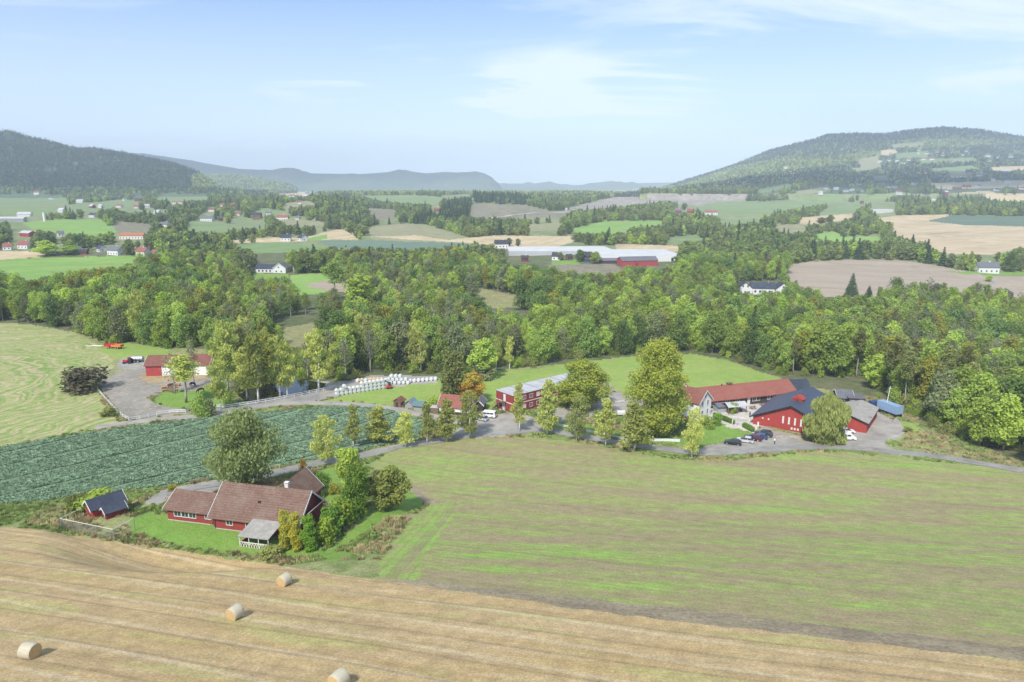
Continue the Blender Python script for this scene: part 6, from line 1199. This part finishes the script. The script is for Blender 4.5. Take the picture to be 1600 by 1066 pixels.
SH = [(508, 850, 812, 34, 'lime', 'front bush of the tall garden hedge right of the thujas'), (518, 838, 792, 34, 'hedge', 'second bush of the tall garden hedge'), (530, 826, 782, 36, 'lime', 'third bush of the tall garden hedge'), (545, 814, 778, 36, 'bright', 'fourth bush of the tall garden hedge'), (556, 806, 776, 30, 'lime', 'rearmost bush of the tall garden hedge'), (503, 762, 738, 26, 'hedge', 'dark green bush in the garden behind the farmhouse chimney'), (521, 771, 756, 24, 'yellow', 'low yellow green bush beside the dark one in the garden'), (473, 734, 716, 12, 'orange', 'small red leaved shrub by the lane above the farmhouse'), (152, 797, 768, 62, 'wood', 'large leafy bush behind the small red shed'), (120, 800, 775, 36, 'olive', 'olive bush left of the large bush by the shed'), (126, 611, 578, 66, 'brown', 'big brown leafless looking bush at the edge of the striped meadow'), (315, 652, 616, 26, 'wood', 'small green tree at the gate of the paddock'), (330, 650, 625, 16, 'grey', 'pale small shrub right of the paddock gate'), (1144, 646, 630, 14, 'wood', 'round green bush before the open shelter'), (1120, 664, 646, 16, 'bright', 'bright bush at the lawn corner by the white house'), (1103, 668, 650, 26, 'wood', 'dark bush at the foot of the white house gable'), (268, 768, 760, 14, 'yellow', 'tiny yellow bush at the gravel behind the farmhouse'), (420, 868, 855, 34, 'olive', 'low flowering bush under the porch lattice'), (752, 592, 566, 42, 'grey', 'greyish bush at the wood edge behind the orange maple'), (676, 640, 620, 18, 'wood', 'small tree at the left end of the cottage'), (1264, 620, 606, 12, 'olive', 'small bush behind the hall roof'), (935, 660, 640, 20, 'wood', 'shrub on the lawn behind the plank fence'), (985, 668, 645, 24, 'wood', 'dark shrub beside the blue play slide'), (1010, 676, 655, 26, 'olive', 'olive shrub under the huge maple, left side'), (170, 650, 636, 24, 'olive', 'weedy bush outside the lower bend of the rail fence'), (1308, 694, 684, 22, 'olive', 'weedy bush at the foot of the willow beside the van'), (375, 612, 590, 22, 'olive', 'shrub on the left bank of the pond'), (1420, 676, 668, 14, 'olive', 'small tuft bush on the slope right of the turning place'), (355, 630, 612, 22, 'wood', 'shrub inside the fence at the pond corner')]
for x, y, y1, w, lf_, lb in SH: ptree('bush%d' % (int(x) % 2), x, y, y1, lb, w * .95, 'garden_bush', 'bush', None, lf_)
def hedge(label, pts, w, h, leaf, n=3000, size=.26):
    q = [at(*p) for p in pts]; o = q[0].copy(); C = []; A = []
    for a, b in zip(q[:-1], q[1:]):
        m_ = max(2, int((b - a).length / .7))
        for k in range(m_): p = a.lerp(b, k / m_); C.append((p.x - o.x, p.y - o.y, gz(p.x, p.y) - o.z + h * .5)); A.append((w * .62, w * .62, h * .55))
    V, Q = leaves(np.random.RandomState(int(pts[0][0])), C, A, n, size, out=.7, shell=.3); ob = mesh_np('hedge', V, Q, LM[leaf]); ob.location = o; tagit(ob, label, 'hedge')
hedge('clipped dark hedge along the lawn between white house and red hall', [(1117, 652), (1130, 657), (1148, 664)], 1.1, 1.5, 'hedge', 3200); hedge('short clipped hedge right of the swing frame', [(1163, 668), (1178, 676)], 1.1, 1.5, 'hedge', 2400)
p = at(252, 364); tree('broad1', p.x, p.y, .8, 'dark purple leaved tree beside a grey roofed house', leaf='purple')
# lone trees in the fields of the middle distance
for i, (x, y, y1, w, k, lf_, lb) in enumerate(((524, 472, 408, 34, 'slim0', 'wood', 'tall tree standing free at the bright green clearing'), (565, 505, 428, 46, 'slim2', 'wood', 'broad crowned tree on a bare trunk left of centre in the wood'), (1330, 462, 428, 18, 'spruce0', None, 'tall spruce standing at the edge of the ploughed field'), (1357, 465, 447, 12, 'spruce1', None, 'smaller spruce right of the tall one'), (1374, 466, 448, 9, 'thuja', 'wood', 'narrow pointed tree right of the two spruces'), (549, 366, 350, 14, 'broad0', 'wood', 'tree on the tan strip left of the smooth mound'), (570, 368, 354, 16, 'broad2', 'olive', 'tree at the foot of the smooth mound'), (795, 385, 372, 9, 'broad1', 'grey', 'tree left of the greenhouses, leftmost'), (809, 386, 373, 8, 'broad1', 'grey', 'tree left of the greenhouses, second'), (1296, 350, 336, 12, 'broad3', 'olive', 'round tree on the brown strip beyond the woods, right one'), (1283, 351, 340, 12, 'broad0', 'olive', 'round tree on the brown strip beyond the woods, left one'), (1217, 313, 305, 7, 'broad0', 'wood', 'small lone tree on the far green slope'), (73, 400, 376, 30, 'broad3', 'wood', 'big round tree above the corner of the bright green field'), (123, 388, 367, 20, 'dense0', None, 'dark tree between the white houses at left'), (111, 398, 384, 26, 'broad0', 'wood', 'round tree before the row of white houses'), (1545, 440, 430, 10, 'broad0', 'wood', 'small tree by the white bungalow'), (876, 407, 395, 10, 'broad2', 'olive', 'garden tree beside the white villa at the greenhouses'), (906, 409, 391, 14, 'dense1', None, 'dark tree before the red farmhouse'), (930, 412, 394, 16, 'broad2', 'wood', 'tree at the right of the red farmhouse'))): ptree(k, x, y, y1, lb, w, 'spruce_tree' if 'spruce' in k else 'broadleaf_tree', leaf=lf_)
# ---------------------------------------------------------------- unseen clouds added above the view to shade parts of the mountains
def cloud(label, x, y, z, rx, ry, seed):
    rg = np.random.RandomState(seed); bm = bmesh.new(); bmesh.ops.create_icosphere(bm, subdivisions=4, radius=1)
    for v in bm.verts:
        n = float(fbm(v.co.x * 1.7 + seed, v.co.y * 1.7 + v.co.z, 4)); k = 1 + n * 1.1; v.co = Vector((v.co.x * rx * k, v.co.y * ry * k, (v.co.z * 160 if v.co.z > 0 else v.co.z * 60) * k))
    me = bpy.data.meshes.new('cloud'); bm.to_mesh(me); bm.free(); me.materials.append(MA['cloud']); o = bpy.data.objects.new('cloud', me); COL.objects.link(o); o.location = (x, y, z); o['kind'] = 'structure'; o['label'] = label
MA['cloud'] = plain('cloud', (.85, .86, .88), 1.0, 0, 0, .03, .002)
def over(px, py, Y, z):     # centre of a cloud that shades the slope seen at this distance
    u, k = uk(px, py); g = CAMZ - float(k) * Y; d = (z - g) / math.tan(SUN_EL); return float(u) * Y + math.sin(SUN_AZ) * d, Y + math.cos(SUN_AZ) * d, z
cloud('unseen cloud added to shade the right summit', *over(1460, 205, 4300, 3400), 1500, 420, 5)
cloud('unseen cloud added to shade the lower right slopes', *over(1420, 275, 2350, 2300), 640, 330, 9)
cloud('unseen cloud added to shade the long ridge', *over(560, 280, 7000, 4500), 3000, 900, 12)
# ---------------------------------------------------------------- air
me = bpy.data.meshes.new('haze'); bm = bmesh.new(); bmesh.ops.create_cube(bm, size=1)
for v in bm.verts: v.co = Vector((v.co.x * 30000, v.co.y * 11600 + 5200, (v.co.z + .5) * 600 - 30))
bm.to_mesh(me); bm.free(); hz = bpy.data.objects.new('haze', me); COL.objects.link(hz); hz['kind'] = 'stuff'; hz['label'] = 'pale blue air haze over the valley'
mm = bpy.data.materials.new('haze'); mm.use_nodes = True; t = mm.node_tree; t.nodes.clear(); o_ = t.nodes.new('ShaderNodeOutputMaterial'); v_ = t.nodes.new('ShaderNodeVolumePrincipled')
v_.inputs['Color'].default_value = (.76, .90, 1, 1); v_.inputs['Density'].default_value = 1.3e-4; v_.inputs['Anisotropy'].default_value = -.35
t.links.new(v_.outputs[0], o_.inputs['Volume']); me.materials.append(mm)
